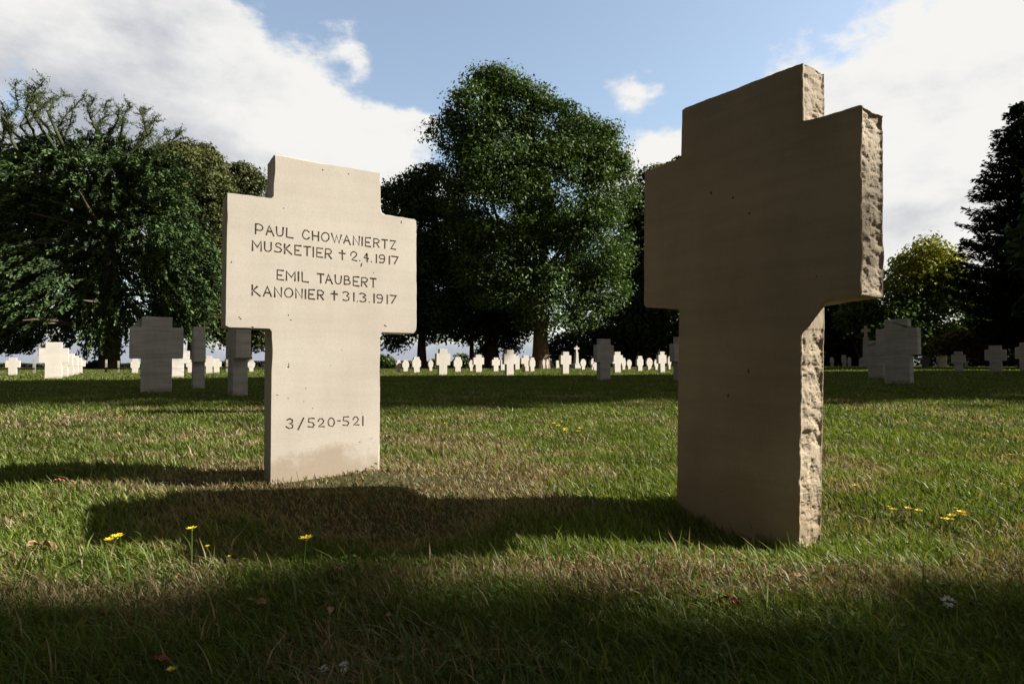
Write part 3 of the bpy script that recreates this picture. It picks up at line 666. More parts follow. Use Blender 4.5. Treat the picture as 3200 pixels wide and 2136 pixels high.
# ------------------------------------------------------------------ trees
def tube_arrays(paths, sides=7):
    V = []; Q = []; k = 0
    for pts, rad in paths:
        pts = np.asarray(pts, float); n = len(pts)
        for i in range(n):
            t = pts[min(i + 1, n - 1)] - pts[max(i - 1, 0)]; t /= np.linalg.norm(t) + 1e-9
            a = np.cross(t, [0, 0, 1.]) if abs(t[2]) < .9 else np.cross(t, [1., 0, 0]); a /= np.linalg.norm(a); b_ = np.cross(t, a)
            for s in range(sides):
                th = 6.2832 * s / sides; rr = rad[i] * (1 + .12 * math.sin(3 * th + i)); V.append(pts[i] + (a * math.cos(th) + b_ * math.sin(th)) * rr)
        for i in range(n - 1):
            for s in range(sides): Q.append((k + i * sides + s, k + i * sides + (s + 1) % sides, k + (i + 1) * sides + (s + 1) % sides, k + (i + 1) * sides + s))
        k += n * sides
    return np.array(V), np.array(Q)

def branch(p0, d0, L, r0, curl=(0, 0, .0), n=7, wob=.25, r1=.15):
    p = np.array(p0, float); d = np.array(d0, float); d /= np.linalg.norm(d); pts = [p.copy()]; rad = [r0]
    for i in range(n):
        d = d + np.array(curl) / n + rng.normal(0, wob / n ** .5, 3) * .5; d /= np.linalg.norm(d); p = p + d * L / n; pts.append(p.copy()); rad.append(r0 * (1 - (1 - r1) * (i + 1) / n))
    return pts, rad

def leaf_quads(Cn, U, W_, size, asp, cols):
    n = len(Cn); s = size[:, None]
    P = np.stack([Cn - U * s, Cn - W_ * s * asp, Cn + U * s, Cn + W_ * s * asp], 1)
    k = np.arange(n) * 4
    return P.reshape(-1, 3), np.stack([k, k + 1, k + 2, k + 3], 1), np.repeat(cols[:, None], 4, 1).reshape(-1, 3)

def unit(v): return v / (np.linalg.norm(v, axis=-1, keepdims=True) + 1e-9)

def crown(lobes, n_clump, per, leaf, cr, col, colv=.35, droop=0., topcol=None, asp=.55, fill=.25, loc=(0, 0, 0), flat=.8, sparse=0., ymax=None, ytrim=None):
    """lobes: (x,y,z,r) in metres; clumps of leaves spread over the lobes"""
    Lb = np.array(lobes); ex = []
    for q in Lb:
        for _ in range(4):
            dv = unit(rng.normal(size=3)) * [1, flat, 1]; ex.append([*(q[:3] + dv * q[3] * rng.uniform(.85, 1.02)), q[3] * rng.uniform(.16, .36)])
    Lb = np.concatenate([Lb * [1, 1, 1, .97], ex]); w = Lb[:, 3] ** 2; w /= w.sum()
    n_clump = int(n_clump * 1.45); leaf = leaf * 1.2
    idx = rng.choice(len(Lb), n_clump, p=w); dr = unit(rng.normal(size=(n_clump, 3)))
    rad = np.where(rng.random(n_clump) < fill, rng.uniform(.35, .8, n_clump), rng.uniform(.82, 1.05, n_clump))
    c = Lb[idx, :3] + dr * (Lb[idx, 3] * rad)[:, None] * np.array([1, flat, 1])
    # drop clumps deep inside other lobes
    dd = np.linalg.norm((c[:, None] - Lb[None, :, :3]) / np.array([1, flat, 1]), axis=2) / Lb[None, :, 3]
    inside = (dd < .6).any(1); keep = ~inside | (rng.random(n_clump) < .25)
    if ymax is not None: keep &= c[:, 1] < ymax + .5 * (rng.random(len(c)) - .5)
    c = c[keep]; n = len(c)
    crs = cr * rng.uniform(.55, 1.45, n); cnt = np.maximum(4, (per * (crs / cr) ** 1.6).astype(int)); cnt = (cnt * (1 - sparse * rng.random(n))).astype(int) + 1
    ci = np.repeat(np.arange(n), cnt); m_ = len(ci)
    off = unit(rng.normal(size=(m_, 3))) * (rng.random(m_) ** .45)[:, None] * crs[ci][:, None] * np.array([1.15, 1.15, .62])
    P = c[ci] + off; P[:, 2] -= droop * rng.random(m_) ** 2 * crs[ci]
    if ytrim is not None:
        kk = P[:, 1] < ytrim + .35 * (rng.random(m_) - .5) + .3 * (fbm(P * .8, 2) - .5); P, off, ci = P[kk], off[kk], ci[kk]; m_ = len(ci); cnt = np.bincount(ci, minlength=n)
    nrm = unit(off * np.array([.8, .8, 1.3]) + np.array([0, 0, .35]) * crs[ci][:, None] + rng.normal(0, .45, (m_, 3)) * crs[ci][:, None])
    U = unit(np.cross(nrm, rng.normal(size=(m_, 3)))); W_ = np.cross(nrm, U)
    size = leaf * rng.uniform(.6, 1.3, m_)
    cv = np.repeat(rng.uniform(1 - colv, 1 + colv, n), cnt) * rng.uniform(.75, 1.25, m_)
    cc = np.array(col)[None] * cv[:, None]
    hue = np.repeat(rng.random(n), cnt)[:, None]; cc = cc * (1 - .3 * hue) + cc * np.array([1.35, 1.1, .7]) * .3 * hue
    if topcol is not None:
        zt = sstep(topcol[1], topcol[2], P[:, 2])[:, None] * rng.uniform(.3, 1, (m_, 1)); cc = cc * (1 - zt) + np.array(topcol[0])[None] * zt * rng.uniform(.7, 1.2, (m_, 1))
    V, Q, K = leaf_quads(P - np.array(loc), U, W_, size, asp, cc)
    return V, Q, K, c

K_ = 3200 / 2349.0
def lobes_px(Ls, D, jit=.25):
    out = []
    for (x, y, r) in Ls:
        rr = r * K_ * D / F; q = at(x * K_, y * K_, D + rng.uniform(-jit, jit) * rr * 2); out.append((*q, rr))
    return out

def make_tree(name, label, Ls, D, trunk_px, base_py, trunk_r, top_py, n_clump, per, leaf, cr, col, bark=None, group='trees around the cemetery', mat=None, limbs=10, **kw):
    lb = lobes_px(Ls, D); bx = at(trunk_px * K_, base_py * K_, D); gz_ = float(ground_z(bx[0], D)); loc = np.array([bx[0], D, gz_])
    root = empty(name, loc); tag(root, label, 'tree', group)
    V, Q, K, cl = crown(lb, n_clump, per, leaf, cr, col, loc=loc, **kw)
    link('crown', np_mesh('crown', V, [Q], K), mat or LEAF, root)
    topz = at(trunk_px * K_, top_py * K_, D)[2]; Ht = topz - gz_
    paths = []; pts, rad = branch((0, 0, -.3), (0.02, 0, 1), Ht + .3, trunk_r, n=10, wob=.06, r1=.25); rad[0] *= 1.35; rad[1] *= 1.05; paths.append((pts, rad))
    pts = np.array(pts)
    for i in range(limbs):
        t = rng.uniform(.22, .9); k = int(t * 10); p0 = pts[k]; tgt = cl[rng.integers(len(cl))] - loc
        if tgt[2] < p0[2]: tgt[2] = p0[2] + 1
        d = tgt - p0; L = np.linalg.norm(d) * .85; paths.append(branch(p0, unit(d) + np.array([0, 0, -.1]), L, trunk_r * (.5 - .3 * t), curl=(0, 0, .25), n=6, wob=.2))
    TV, TQ = tube_arrays(paths); link('trunk', np_mesh('trunk', TV, [TQ], smooth=True), bark or BARK, root)
    return root, lb

DG = (.036, .066, .020)
make_tree('broadleaf_tree', 'tallest leafy tree in the middle, with a thick reddish trunk',
  [(1135,210,55),(1120,187,34),(1180,255,68),(1225,225,36),(1090,270,68),(1040,300,48),(1150,350,110),(1260,300,75),(1300,275,40),(1330,345,75),(1370,310,34),(1392,365,44),(1415,370,26),(1390,440,62),(1290,450,120),(1150,470,125),(1060,400,50),(1345,560,105),(1240,600,120),(1140,600,100),(1380,660,55),(1250,690,80),(1330,690,60)],
  49, 1238, 856, .62, 300, 2400, 56, .112, .95, (.058, .098, .027), bark=BARK_LIT, limbs=14, fill=.22, flat=.85)
make_tree('broadleaf_tree', 'lower spreading tree left of the tallest one, forked dark trunk',
  [(915,450,38),(960,425,34),(990,440,52),(945,510,75),(1010,550,90),(930,610,75),(1010,660,95),(920,700,55),(985,720,60),(905,770,30),(1050,740,40)],
  52, 967, 858, .42, 600, 1300, 40, .13, .9, DG, limbs=9, fill=.3)
make_tree('broadleaf_tree', 'dark undergrowth tree with a thin forked trunk, behind the middle headstones',
  [(1080,700,55),(1060,640,60),(1110,660,60),(1075,760,24),(1110,745,30)], 54, 1082, 856, .26, 690, 500, 36, .12, .8, (.025, .045, .015), limbs=6)
make_tree('broadleaf_tree', 'dense tree with a thick dark trunk left of the reddish trunk',
  [(1150,690,70),(1180,730,55),(1130,760,30),(1110,800,16),(1160,790,24),(1200,700,60)], 55, 1126, 856, .75, 600, 560, 38, .12, .8, (.024, .043, .014), limbs=6)
make_tree('broadleaf_tree', 'dark leafy tree behind the left side of the plain brown cross',
  [(1500,430,48),(1478,500,55),(1530,560,80),(1480,610,72),(1500,700,85),(1430,745,60),(1560,700,100),(1400,790,45),(1470,800,50),(1540,800,50),(1340,790,42),(1290,800,30)],
  57, 1480, 850, .6, 500, 1700, 44, .14, 1.0, (.030, .050, .017), limbs=6, fill=.3)
make_tree('broadleaf_tree', 'round olive green tree behind the drooping cedar',
  [(415,395,70),(455,400,62),(485,440,46),(400,470,80),(490,520,70),(440,560,80),(480,650,75),(430,700,70),(500,740,45)], 56, 440, 850, .5, 500, 1700, 60, .11, .65, (.072, .082, .026), limbs=4, colv=.25, fill=.15)
make_tree('broadleaf_tree', 'small round tree top left of the inscribed cross head',
  [(560,420,42),(545,405,28),(590,450,46),(530,470,50),(600,520,60),(560,580,70),(580,680,70),(540,740,50),(600,760,40)], 60, 568, 850, .4, 500, 1100, 44, .13, .75, (.062, .074, .027), limbs=4)
make_tree('broadleaf_tree', 'airy tree with yellow lit top left of the dark conifer',
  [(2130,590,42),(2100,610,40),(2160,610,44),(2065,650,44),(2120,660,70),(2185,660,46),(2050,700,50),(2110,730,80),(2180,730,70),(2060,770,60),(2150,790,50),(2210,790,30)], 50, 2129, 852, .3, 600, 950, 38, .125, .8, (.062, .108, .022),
  topcol=((.38, .34, .04), float(at(2130 * K_, 720 * K_, 47)[2]), float(at(2130 * K_, 570 * K_, 47)[2])), sparse=.5, limbs=12, fill=.3)  # yellow mixed into the upper leaves for the sun on them
def shrub(label, Ls, D, n_clump, per, leaf, cr, col, name='shrub', **kw):
    lb = lobes_px(Ls, D); q = lb[0]; loc = np.array([q[0], D, float(ground_z(q[0], D))]); root = empty(name, loc); tag(root, label, 'shrub', 'shrubs behind the headstones')
    V, Q, K, cl = crown(lb, n_clump, per, leaf, cr, col, loc=loc, **kw); link('foliage', np_mesh('foliage', V, [Q], K), LEAF, root)
    paths = []
    for i in range(6):
        tgt = cl[rng.integers(len(cl))] - loc; paths.append(branch((rng.uniform(-.2, .2), rng.uniform(-.2, .2), -.1), tgt + [0, 0, .5], np.linalg.norm(tgt) * .8, .05, n=5))
    TV, TQ = tube_arrays(paths, 5); link('stem', np_mesh('stem', TV, [TQ], smooth=True), BARK, root)
shrub('dark evergreen thicket right behind the plain brown cross', [(1920,760,55),(1980,750,62),(1900,800,40),(1960,810,40),(2030,770,50),(2020,820,30),(1880,720,50),(1940,700,40)], 56, 1000, 36, .13, .8, (.024, .038, .013))
shrub('light green bush above the tall monument cross', [(1965,705,30),(1990,725,30),(1950,740,25)], 50, 160, 30, .12, .6, (.06, .085, .022))
shrub('brown leaved shrub under the yellow topped tree', [(2200,785,26),(2165,790,20),(2230,790,28),(2250,800,16)], 42, 260, 34, .09, .45, (.13, .095, .042))
shrub('dark thicket beneath the conifer on the right', [(2300,740,70),(2240,770,40),(2349,750,70),(2290,810,40),(2220,820,22),(2349,820,40)], 52, 900, 36, .13, .8, (.022, .034, .012))
shrub('low green bush beside the inscribed cross on the horizon', [(885,832,14),(900,838,9),(870,830,14)], 64, 60, 26, .14, .5, (.05, .08, .02))
shrub('yellow green bush on the horizon left of the tall white cross', [(990,838,10),(1000,834,9),(980,842,7)], 62, 60, 26, .12, .35, (.085, .10, .025))
shrub('round green bush on the horizon behind the thin forked tree', [(1058,826,13),(1075,836,12),(1045,838,9)], 62, 90, 26, .12, .4, (.04, .06, .018))
shrub('small dark bush in the gap right of the thick trunk', [(1215,832,12),(1222,845,10)], 62, 60, 26, .12, .4, (.03, .05, .015))
shrub('dark bush standing before the hedge under the cedar', [(216,842,12),(209,848,8),(224,850,7)], 50, 60, 26, .12, .35, (.03, .042, .016))
# hedge
def hedge(x0, x1, top, D, label, h2=0):
    a = at(x0, 1140, D); b_ = at(x1, 1140, D); zt = at(800, top, D)[2]; n = int((b_[0] - a[0]) * 150)
    x = rng.uniform(a[0], b_[0], n); face = rng.random(n); loc = np.array([(a[0] + b_[0]) / 2, D, 0.]); g = 0.
    top_ = zt + .18 * (fbm(np.stack([x * .5, x * 0, x * 0], -1), 2) - .5)
    z = g + (top_ - g) * rng.random(n); y = np.where(face < .5, D - .6, D + rng.uniform(-.6, .6, n)) + rng.normal(0, .1, n); z = np.where(face > .75, top_, z)
    P = np.stack([x, y, z], -1); nr = unit(rng.normal(size=(n, 3)) + [0, -.6, .4]); U = unit(np.cross(nr, rng.normal(size=(n, 3)))); W_ = np.cross(nr, U)
    cc = np.array([[.026, .038, .014]]) * rng.uniform(.6, 1.4, (n, 1))
    V, Q, K = leaf_quads(P - loc, U, W_, rng.uniform(.08, .18, n), .7, cc)
    root = empty('hedge', loc); tag(root, label, 'hedge', 'hedges along the far boundary'); link('foliage', np_mesh('foliage', V, [Q], K), LEAF, root)
hedge(-500, 560, 1137, 66, 'low dark boundary hedge under the cedar')
hedge(562, 2115, 1130, 67, 'low dark boundary hedge behind the middle rows of headstones')
hedge(2117, 3700, 1118, 66, 'dark boundary hedge behind the shaded stones on the right')

# drooping cedar on the left
def cedar():
    D = 42.; lb = lobes_px([(60,540,150),(190,520,140),(310,530,135),(140,650,130),(310,660,125),(400,590,85),(10,660,140),(430,670,65),(-80,560,140),(230,420,85),(330,430,75),(80,440,90),(0,470,90),(230,710,75),(400,720,55),(-60,700,100),(-150,620,130),(60,740,60),(110,388,66),(205,350,36),(285,380,52),(30,395,55),(365,385,38),(-25,355,52),(85,338,28),(150,375,46),(330,388,46),(250,340,20),(130,322,18)], D)
    loc = np.array([at(342, 1140, D)[0], D, 0.]); loc[2] = float(ground_z(loc[0], D))
    root = empty('drooping_cedar', loc); tag(root, 'large drooping evergreen on the left with bare crooked top branches', 'tree', 'trees around the cemetery')
    Lb = np.array(lb); w = Lb[:, 3] ** 2; w /= w.sum(); n = 6000
    idx = rng.choice(len(Lb), n, p=w); dr = unit(rng.normal(size=(n, 3)) * [1, 1, .9] + [0, -.35, .1]); c = Lb[idx, :3] + dr * (Lb[idx, 3] * rng.uniform(.55, 1.03, n))[:, None] * [1, .75, 1]
    dd = np.linalg.norm((c[:, None] - Lb[None, :, :3]) / np.array([1, .75, 1]), axis=2) / Lb[None, :, 3]; c = c[~(dd < .5).any(1) | (rng.random(n) < .2)]
    P = []; cols = []; U = []; Wv = []; Sz = []; twigs = []
    ctr = np.array([loc[0], D, 8.])
    for i, p in enumerate(c):
        if p[2] < .9: continue
        out_ = p - ctr; out_[2] *= .3; out_ = unit(out_ + rng.normal(0, 1.2, 3) * [1, 1, .3]); L = rng.uniform(.9, 2.6); k = int(L * 30); shade = rng.uniform(.45, 1.7)
        t = rng.random(k); droop = rng.uniform(.25, .9)
        q = p + out_ * (t * L)[:, None] * .75; q[:, 2] += L * (.12 * t - droop * t * t)
        q += rng.normal(0, .075, (k, 3)) * (1.3 - .6 * t)[:, None] + np.array([0, 0, -1]) * (np.abs(rng.normal(0, .13, k)))[:, None]
        q = q[q[:, 2] > .75 + .35 * math.sin(p[0] * .9)]; k = len(q)
        if k < 3: continue
        P.append(q); nr = unit(rng.normal(size=(k, 3)) + [0, 0, .7]); u = unit(out_ + np.array([0, 0, -droop]) + rng.normal(0, .55, (k, 3))); wv = unit(np.cross(nr, u)); U.append(u); Wv.append(wv); Sz.append(rng.uniform(.09, .17, k))
        cols.append(np.array([[.046, .074, .025]]) * shade * rng.uniform(.7, 1.4, (k, 1)))
    # bare crooked top branches with tufts
    tips = [(-10,215,-60,330),(35,195,60,330),(60,205,80,310),(104,182,100,300),(110,230,90,340),(150,215,130,300),(190,225,150,330),(215,225,250,330),(245,235,215,330),(275,250,230,340),(300,240,270,350),(330,250,290,360),(355,270,300,370),(385,300,320,380),(410,305,330,390),(165,250,190,350),(20,260,-20,380),(5,240,40,350),(95,215,130,320),(350,300,270,390)]
    bp = []
    for (tx, ty, bx, by) in tips:
        a = at(bx * K_, by * K_, D + rng.uniform(-1.5, 1.5)); e = at(tx * K_, ty * K_, D + rng.uniform(-2, 2)); m_ = (a + e) / 2 + rng.normal(0, .5, 3) * [1, 1, .4] - [0, 0, .4]; root0 = a + np.array([(ctr[0] - a[0]) * .35, 0, -2.2])
        nodes = [root0, a, m_, (m_ + e) / 2 + rng.normal(0, .22, 3), e]; pts = []
        for s in range(17):
            f = s / 4.; k = min(int(f), 3); fr = f - k; pts.append(nodes[k] * (1 - fr) + nodes[k + 1] * fr + rng.normal(0, .03, 3))
        bp.append(([q - loc for q in pts], list(np.linspace(.13, .03, 17))))
        for s in range(6, 17):
            for r_ in range(3):
                if rng.random() < .55:
                    dz = unit(rng.normal(size=3) * [1.2, .8, .3] + [0, 0, .45]); L = rng.uniform(.3, 1.8) * (1.2 - s / 20); bq = branch(pts[s], dz, L, .035, curl=(0, 0, .5), n=4, wob=.28); bp.append(([q - loc for q in bq[0]], bq[1]))
                    for q in bq[0][1:]:
                        for _ in range(9):
                            P.append((q + rng.normal(0, .06, 3))[None]); u = unit(rng.normal(size=(1, 3))); U.append(u); Wv.append(unit(np.cross(u, rng.normal(size=(1, 3))))); Sz.append(rng.uniform(.035, .07, 1)); cols.append(np.array([[.070, .095, .030]]) * rng.uniform(.5, 1.3))
            for _ in range(36):
                P.append((pts[s] + rng.normal(0, .17, 3))[None]); u = unit(rng.normal(size=(1, 3))); U.append(u); Wv.append(unit(np.cross(u, rng.normal(size=(1, 3))))); Sz.append(rng.uniform(.04, .08, 1)); cols.append(np.array([[.06, .08, .024]]) * rng.uniform(.5, 1.3))
    P = np.concatenate(P); V, Q, K = leaf_quads(P - loc, np.concatenate(U), np.concatenate(Wv), np.concatenate(Sz), .42, np.concatenate(cols))
    link('crown', np_mesh('crown', V, [Q], K), NEEDLE, root)
    tr, rd = branch((0, 0, -.3), (0, 0, 1), 13.5, .75, n=10, wob=.05, r1=.25); trp = np.array(tr); limbs = [(tr, rd)]
    for i in range(30):
        p0 = trp[rng.integers(2, 10)]; az = rng.uniform(0, 6.28); limbs.append(branch(p0, (math.cos(az) * 1.4, math.sin(az), .5), rng.uniform(3, 5.5), .2, curl=(0, 0, -.5), n=8, wob=.3))
    TV, TQ = tube_arrays(limbs); link('trunk', np_mesh('trunk', TV, [TQ], smooth=True), BARK, root)
    TV, TQ = tube_arrays(bp, 6); link('top_branches', np_mesh('top_branches', TV, [TQ], smooth=True), MOSSBARK, root)
cedar()

# conifer on the right
def conifer(name, label, xp, base, top, D, rad_px, col, tiers=46, tilt=0., z0f=.08, prof=None):
    loc = at(xp * K_, base * K_, D); loc[2] = float(ground_z(loc[0], D)); tz = at(xp * K_, top * K_, D)[2]; H = tz - loc[2]; Rm = rad_px * K_ * D / F
    root = empty(name, loc); tag(root, label, 'tree', 'trees around the cemetery')
    P = []; U = []; Wv = []; Sz = []; cols = []; paths = [branch((0, 0, -.3), (0, 0, 1), H + .2, .4, n=10, wob=.01, r1=.08)]
    for i in range(tiers):
        f = (i + .5) / tiers; z = H * (z0f + (1 - z0f) * f); r_ = Rm * (prof(f) if prof else (1 - f) ** .8)
        nb = int(9 + 10 * (1 - f))
        for b_ in range(nb):
            az = rng.uniform(0, 6.28); L = r_ * rng.uniform(.6, 1.15) + .3; d = np.array([math.cos(az), math.sin(az), 0]); k = int(26 * L) + 10; t = rng.random(k) ** .7
            q = np.array([0, 0, z]) + d * (t * L)[:, None]; q[:, 2] += L * (.35 * t * t - .18 * t) + rng.normal(0, .05, k); side = np.array([-d[1], d[0], 0])
            q += side * (rng.normal(0, .22, k) * (1.05 - t) * min(L, 2.2))[:, None]; q[:, 2] -= np.abs(rng.normal(0, .12, k))
            P.append(q); u = unit(d + rng.normal(0, .5, (k, 3))); U.append(u); Wv.append(unit(np.cross(u, [0, 0, 1.] + rng.normal(0, .5, (k, 3))))); Sz.append(rng.uniform(.09, .19, k)); cols.append(np.array([col]) * rng.uniform(.6, 1.4, (k, 1)))
            if b_ % 2 == 0: paths.append(([(0, 0, z), d * L * .5 + [0, 0, z - L * .02], d * L + [0, 0, z + L * .17]], [.06, .04, .015]))
    V, Q, K = leaf_quads(np.concatenate(P), np.concatenate(U), np.concatenate(Wv), np.concatenate(Sz), .4, np.concatenate(cols)); link('crown', np_mesh('crown', V, [Q], K), NEEDLE, root)
    TV, TQ = tube_arrays(paths, 6); link('trunk', np_mesh('trunk', TV, [TQ], smooth=True), BARK, root)
conifer('dark_conifer', 'dark pointed conifer at the right edge of the lawn', 2352, 852, 236, 38, 165, (.018, .028, .011), tiers=62, prof=lambda f: (1 - f) ** .75 * (.55 + .45 * sstep(0, .28, f)))

# trees beside the lawn that throw the broad bands of shade (outside this frame)
def shade_tree(x, y, H, rad, label, seed, n_clump=900, z0=2.5, sparse=0., ymax=None, ytrim=None):
    lb = []
    for i in range(14):
        f = i / 13; z = z0 + rad * .6 + (H - z0 - rad * 1.1) * f; a = i * 2.4; rr = rad * (.62 if f < .85 else .5); lb.append((x + math.cos(a) * rad * .45 * (1 - .5 * f), y + math.sin(a) * rad * .45 * (1 - .5 * f), z, rr))
    loc = np.array([x, y, float(ground_z(x, y))]); root = empty('broadleaf_tree', loc); tag(root, label, 'tree', 'trees around the cemetery')
    V, Q, K, cl = crown(lb, n_clump, 26, .30, 1.2, (.04, .07, .02), loc=loc, fill=.5, flat=1, sparse=sparse, ymax=ymax, ytrim=ytrim); link('crown', np_mesh('crown', V, [Q], K), LEAF, root)
    paths = [branch((0, 0, -.3), (0, 0, 1), H * .8, .5, n=10, wob=.05, r1=.2)]
    for i in range(10):
        tgt = cl[rng.integers(len(cl))] - loc; p0 = np.array(paths[0][0][3 + i % 5]); paths.append(branch(p0, tgt - p0, np.linalg.norm(tgt - p0) * .8, .18, n=6))
    TV, TQ = tube_arrays(paths); link('trunk', np_mesh('trunk', TV, [TQ], smooth=True), BARK, root)
shade_tree(27, 12.3, 26.5, 5.4, 'first tall tree beside the lawn right of the frame', 1, 1500)
shade_tree(30, 16.7, 26, 4.0, 'second tall tree beside the lawn right of the frame', 2, 1300)
shade_tree(33, 30, 16, 5.5, 'lower tree beyond the two tall ones right of the frame', 3, 900)
shade_tree(44, 39, 17, 5.5, 'farthest of the trees right of the frame', 4, 900)
shade_tree(20, -1.7, 21, 4.6, 'unseen tree added behind the camera, its crown trimmed to shade near turf', 5, 700, z0=4, sparse=.35, ymax=1.95, ytrim=1.84)  # unseen tree added for its shade; leaves trimmed along the shade edge

# ------------------------------------------------------------------ flowers and fallen leaves
def flower_mesh_stem(h, bend, r_=.0009):
    pts = [(bend * h * (i / 4) ** 2, 0, h * i / 4 - .006 * (i == 0)) for i in range(5)]; V, Q = tube_arrays([(pts, [r_] * 5)], 5); return np_mesh('stem', V, [Q], smooth=True), pts[-1]
def bloom_mesh(kind, s):
    bm = bmesh.new()
    if kind == 'daisy':
        for ring, (np_, L, up) in enumerate(((9, 1., .5), (7, .7, .9))):
            for i in range(np_):
                a = 6.2832 * i / np_ + ring * .3 + random.uniform(-.1, .1); u = Vector((math.cos(a), math.sin(a), up * random.uniform(.7, 1.2))).normalized(); v = Vector((-math.sin(a), math.cos(a), 0)); l = s * L * random.uniform(.85, 1.1)
                vs = [bm.verts.new(p) for p in ((0, 0, 0), u * l * .5 + v * l * .26, u * l, u * l * .5 - v * l * .26)]; bm.faces.new(vs)
        bmesh.ops.create_icosphere(bm, subdivisions=1, radius=s * .22)
    else:
        for i in range(60):
            d = Vector((random.gauss(0, 1), random.gauss(0, 1), random.gauss(0, 1) + .2)).normalized(); v = d.cross(Vector((random.random(), random.random(), random.random()))).normalized(); c = d * s * random.uniform(.5, 1)
            vs = [bm.verts.new(c + w) for w in (-d * s * .25, v * s * .12, d * s * .25, -v * s * .12)]; bm.faces.new(vs)
    me = bpy.data.meshes.new('bloom'); bm.to_mesh(me); bm.free(); return me
fl = {}
for kd, mt_ in (('daisy', YELLOW), ('clover', WHITEP)):
    root = empty('yellow_flower' if kd == 'daisy' else 'white_flower'); sm, tip = flower_mesh_stem(.06, .2); link('stem', sm, STEMM, root); bo = link('bloom', bloom_mesh(kd, .011 if kd == 'daisy' else .010), mt_, root); bo.location = tip; fl[kd] = [root, False]
def put_flower(kd, px, py, label, scale=1., hpx=0, group=None):
    root, used = fl[kd]
    o = root if not used else root.copy()
    if used:
        C.objects.link(o)
        for ch in root.children: c = ch.copy(); C.objects.link(c); c.parent = o
    fl[kd][1] = True
    # pixel of the bloom: stand the stem on the turf below it
    p = on_ground(px, py + hpx); g = float(ground_z(p[0], p[1])); zb = at(px, py, p[1])[2]; h = max(.03, zb - g); s = h / .06
    o.location = (float(p[0]), float(p[1]), g); o.scale = (scale, scale, 1); o.rotation_euler[2] = random.uniform(0, 6.28)
    for ch in o.children: ch.scale = (1, 1, s) if ch.name.startswith('stem') else (1, 1, scale); 
    for ch in o.children:
        if ch.name.startswith('bloom'): ch.location = (.012 / 1, 0, .06 * s)
    tag(o, label, 'flower', group or ('yellow flowers in the turf' if kd == 'daisy' else 'white flowers in the turf'))
FL = [('daisy',318,1688,'left bloom of the yellow pair at the shadow edge',1.3,95),('daisy',334,1683,'right bloom of the yellow pair at the shadow edge',1.5,95),('daisy',380,1668,'tiny yellow bud just right of the yellow pair',.5,80),
 ('daisy',598,1648,'yellow flower rising alone into the shadow below the inscribed cross',1.2,140),('daisy',948,1678,'single large yellow flower on a tall stalk, middle of the near turf',1.6,130),
 ('daisy',640,1705,'faded small yellow seed head between two yellow flowers',.6,110),('daisy',708,1738,'small greenish yellow bud in the dark turf',.4,50),
 ('daisy',1395,1324,'yellow flower alone in the sunny lawn right of the inscribed cross',1.6,18),
 ('daisy',1725,1325,'leftmost flower of the yellow cluster in the sunny lawn',1.9,18),('daisy',1742,1333,'flower low in the yellow cluster in the sunny lawn',1.9,18),('daisy',1755,1345,'lowest flower of the yellow cluster in the sunny lawn',1.9,18),
 ('daisy',1778,1340,'middle flower of the yellow cluster in the sunny lawn',1.9,18),('daisy',1802,1339,'flower near the right end of the yellow cluster in the sunny lawn',1.9,18),('daisy',1818,1350,'rightmost flower of the yellow cluster in the sunny lawn',1.9,18),
 ('daisy',1925,1287,'pale yellow flower at the far shade edge near the plain cross',1.0,14),('daisy',1770,1292,'pale yellow flower at the far shade edge in mid lawn',.9,14),('daisy',2012,1292,'last pale yellow flower before the plain cross',.9,14),
 ('daisy',2960,1608,'top left flower of the yellow patch right of the plain cross',1.3,50),('daisy',2985,1600,'top flower of the yellow patch right of the plain cross',1.3,50),('daisy',3002,1612,'right flower of the yellow patch right of the plain cross',1.3,50),
 ('daisy',2975,1622,'lower flower of the yellow patch right of the plain cross',1.3,50),('daisy',2950,1618,'left flower of the yellow patch right of the plain cross',.7,50),('daisy',2993,1590,'highest bloom in the yellow patch right of the plain cross',.6,50),
 ('daisy',2810,1595,'orange yellow flower in the line left of the yellow patch',1.1,45),('daisy',2838,1592,'middle flower in the line left of the yellow patch',1.1,45),('daisy',2878,1600,'flower in the line nearest the yellow patch',1.1,45),('daisy',2785,1585,'first flower in the line left of the yellow patch',.6,45),
 ('daisy',2680,1516,'small upright yellow flower close to the plain cross side',.9,40),('daisy',3162,1420,'yellow flower near the right edge of the lawn',1.2,28),('daisy',3140,1515,'yellow bud below the flower near the right edge',.8,35),
 ('daisy',512,2110,'orange yellow flower at the bottom left of the turf',.8,50),('daisy',2000,1290,'pale yellow bud at the shade edge',.6,14),
 ('clover',2960,1870,'round white clover head in the near turf on the right',1.1,70),('clover',1058,2100,'larger white flower head at the bottom edge of the turf',.9,60),('clover',1012,2112,'smaller white flower head at the bottom edge of the turf',.6,50),
 ('clover',665,1236,'white speck of a flower at the shade edge beneath the edge on cross',1.4,8),('clover',1780,1217,'white flower in the shaded lawn in mid distance',1.0,5)]
for f in FL: put_flower(*f)

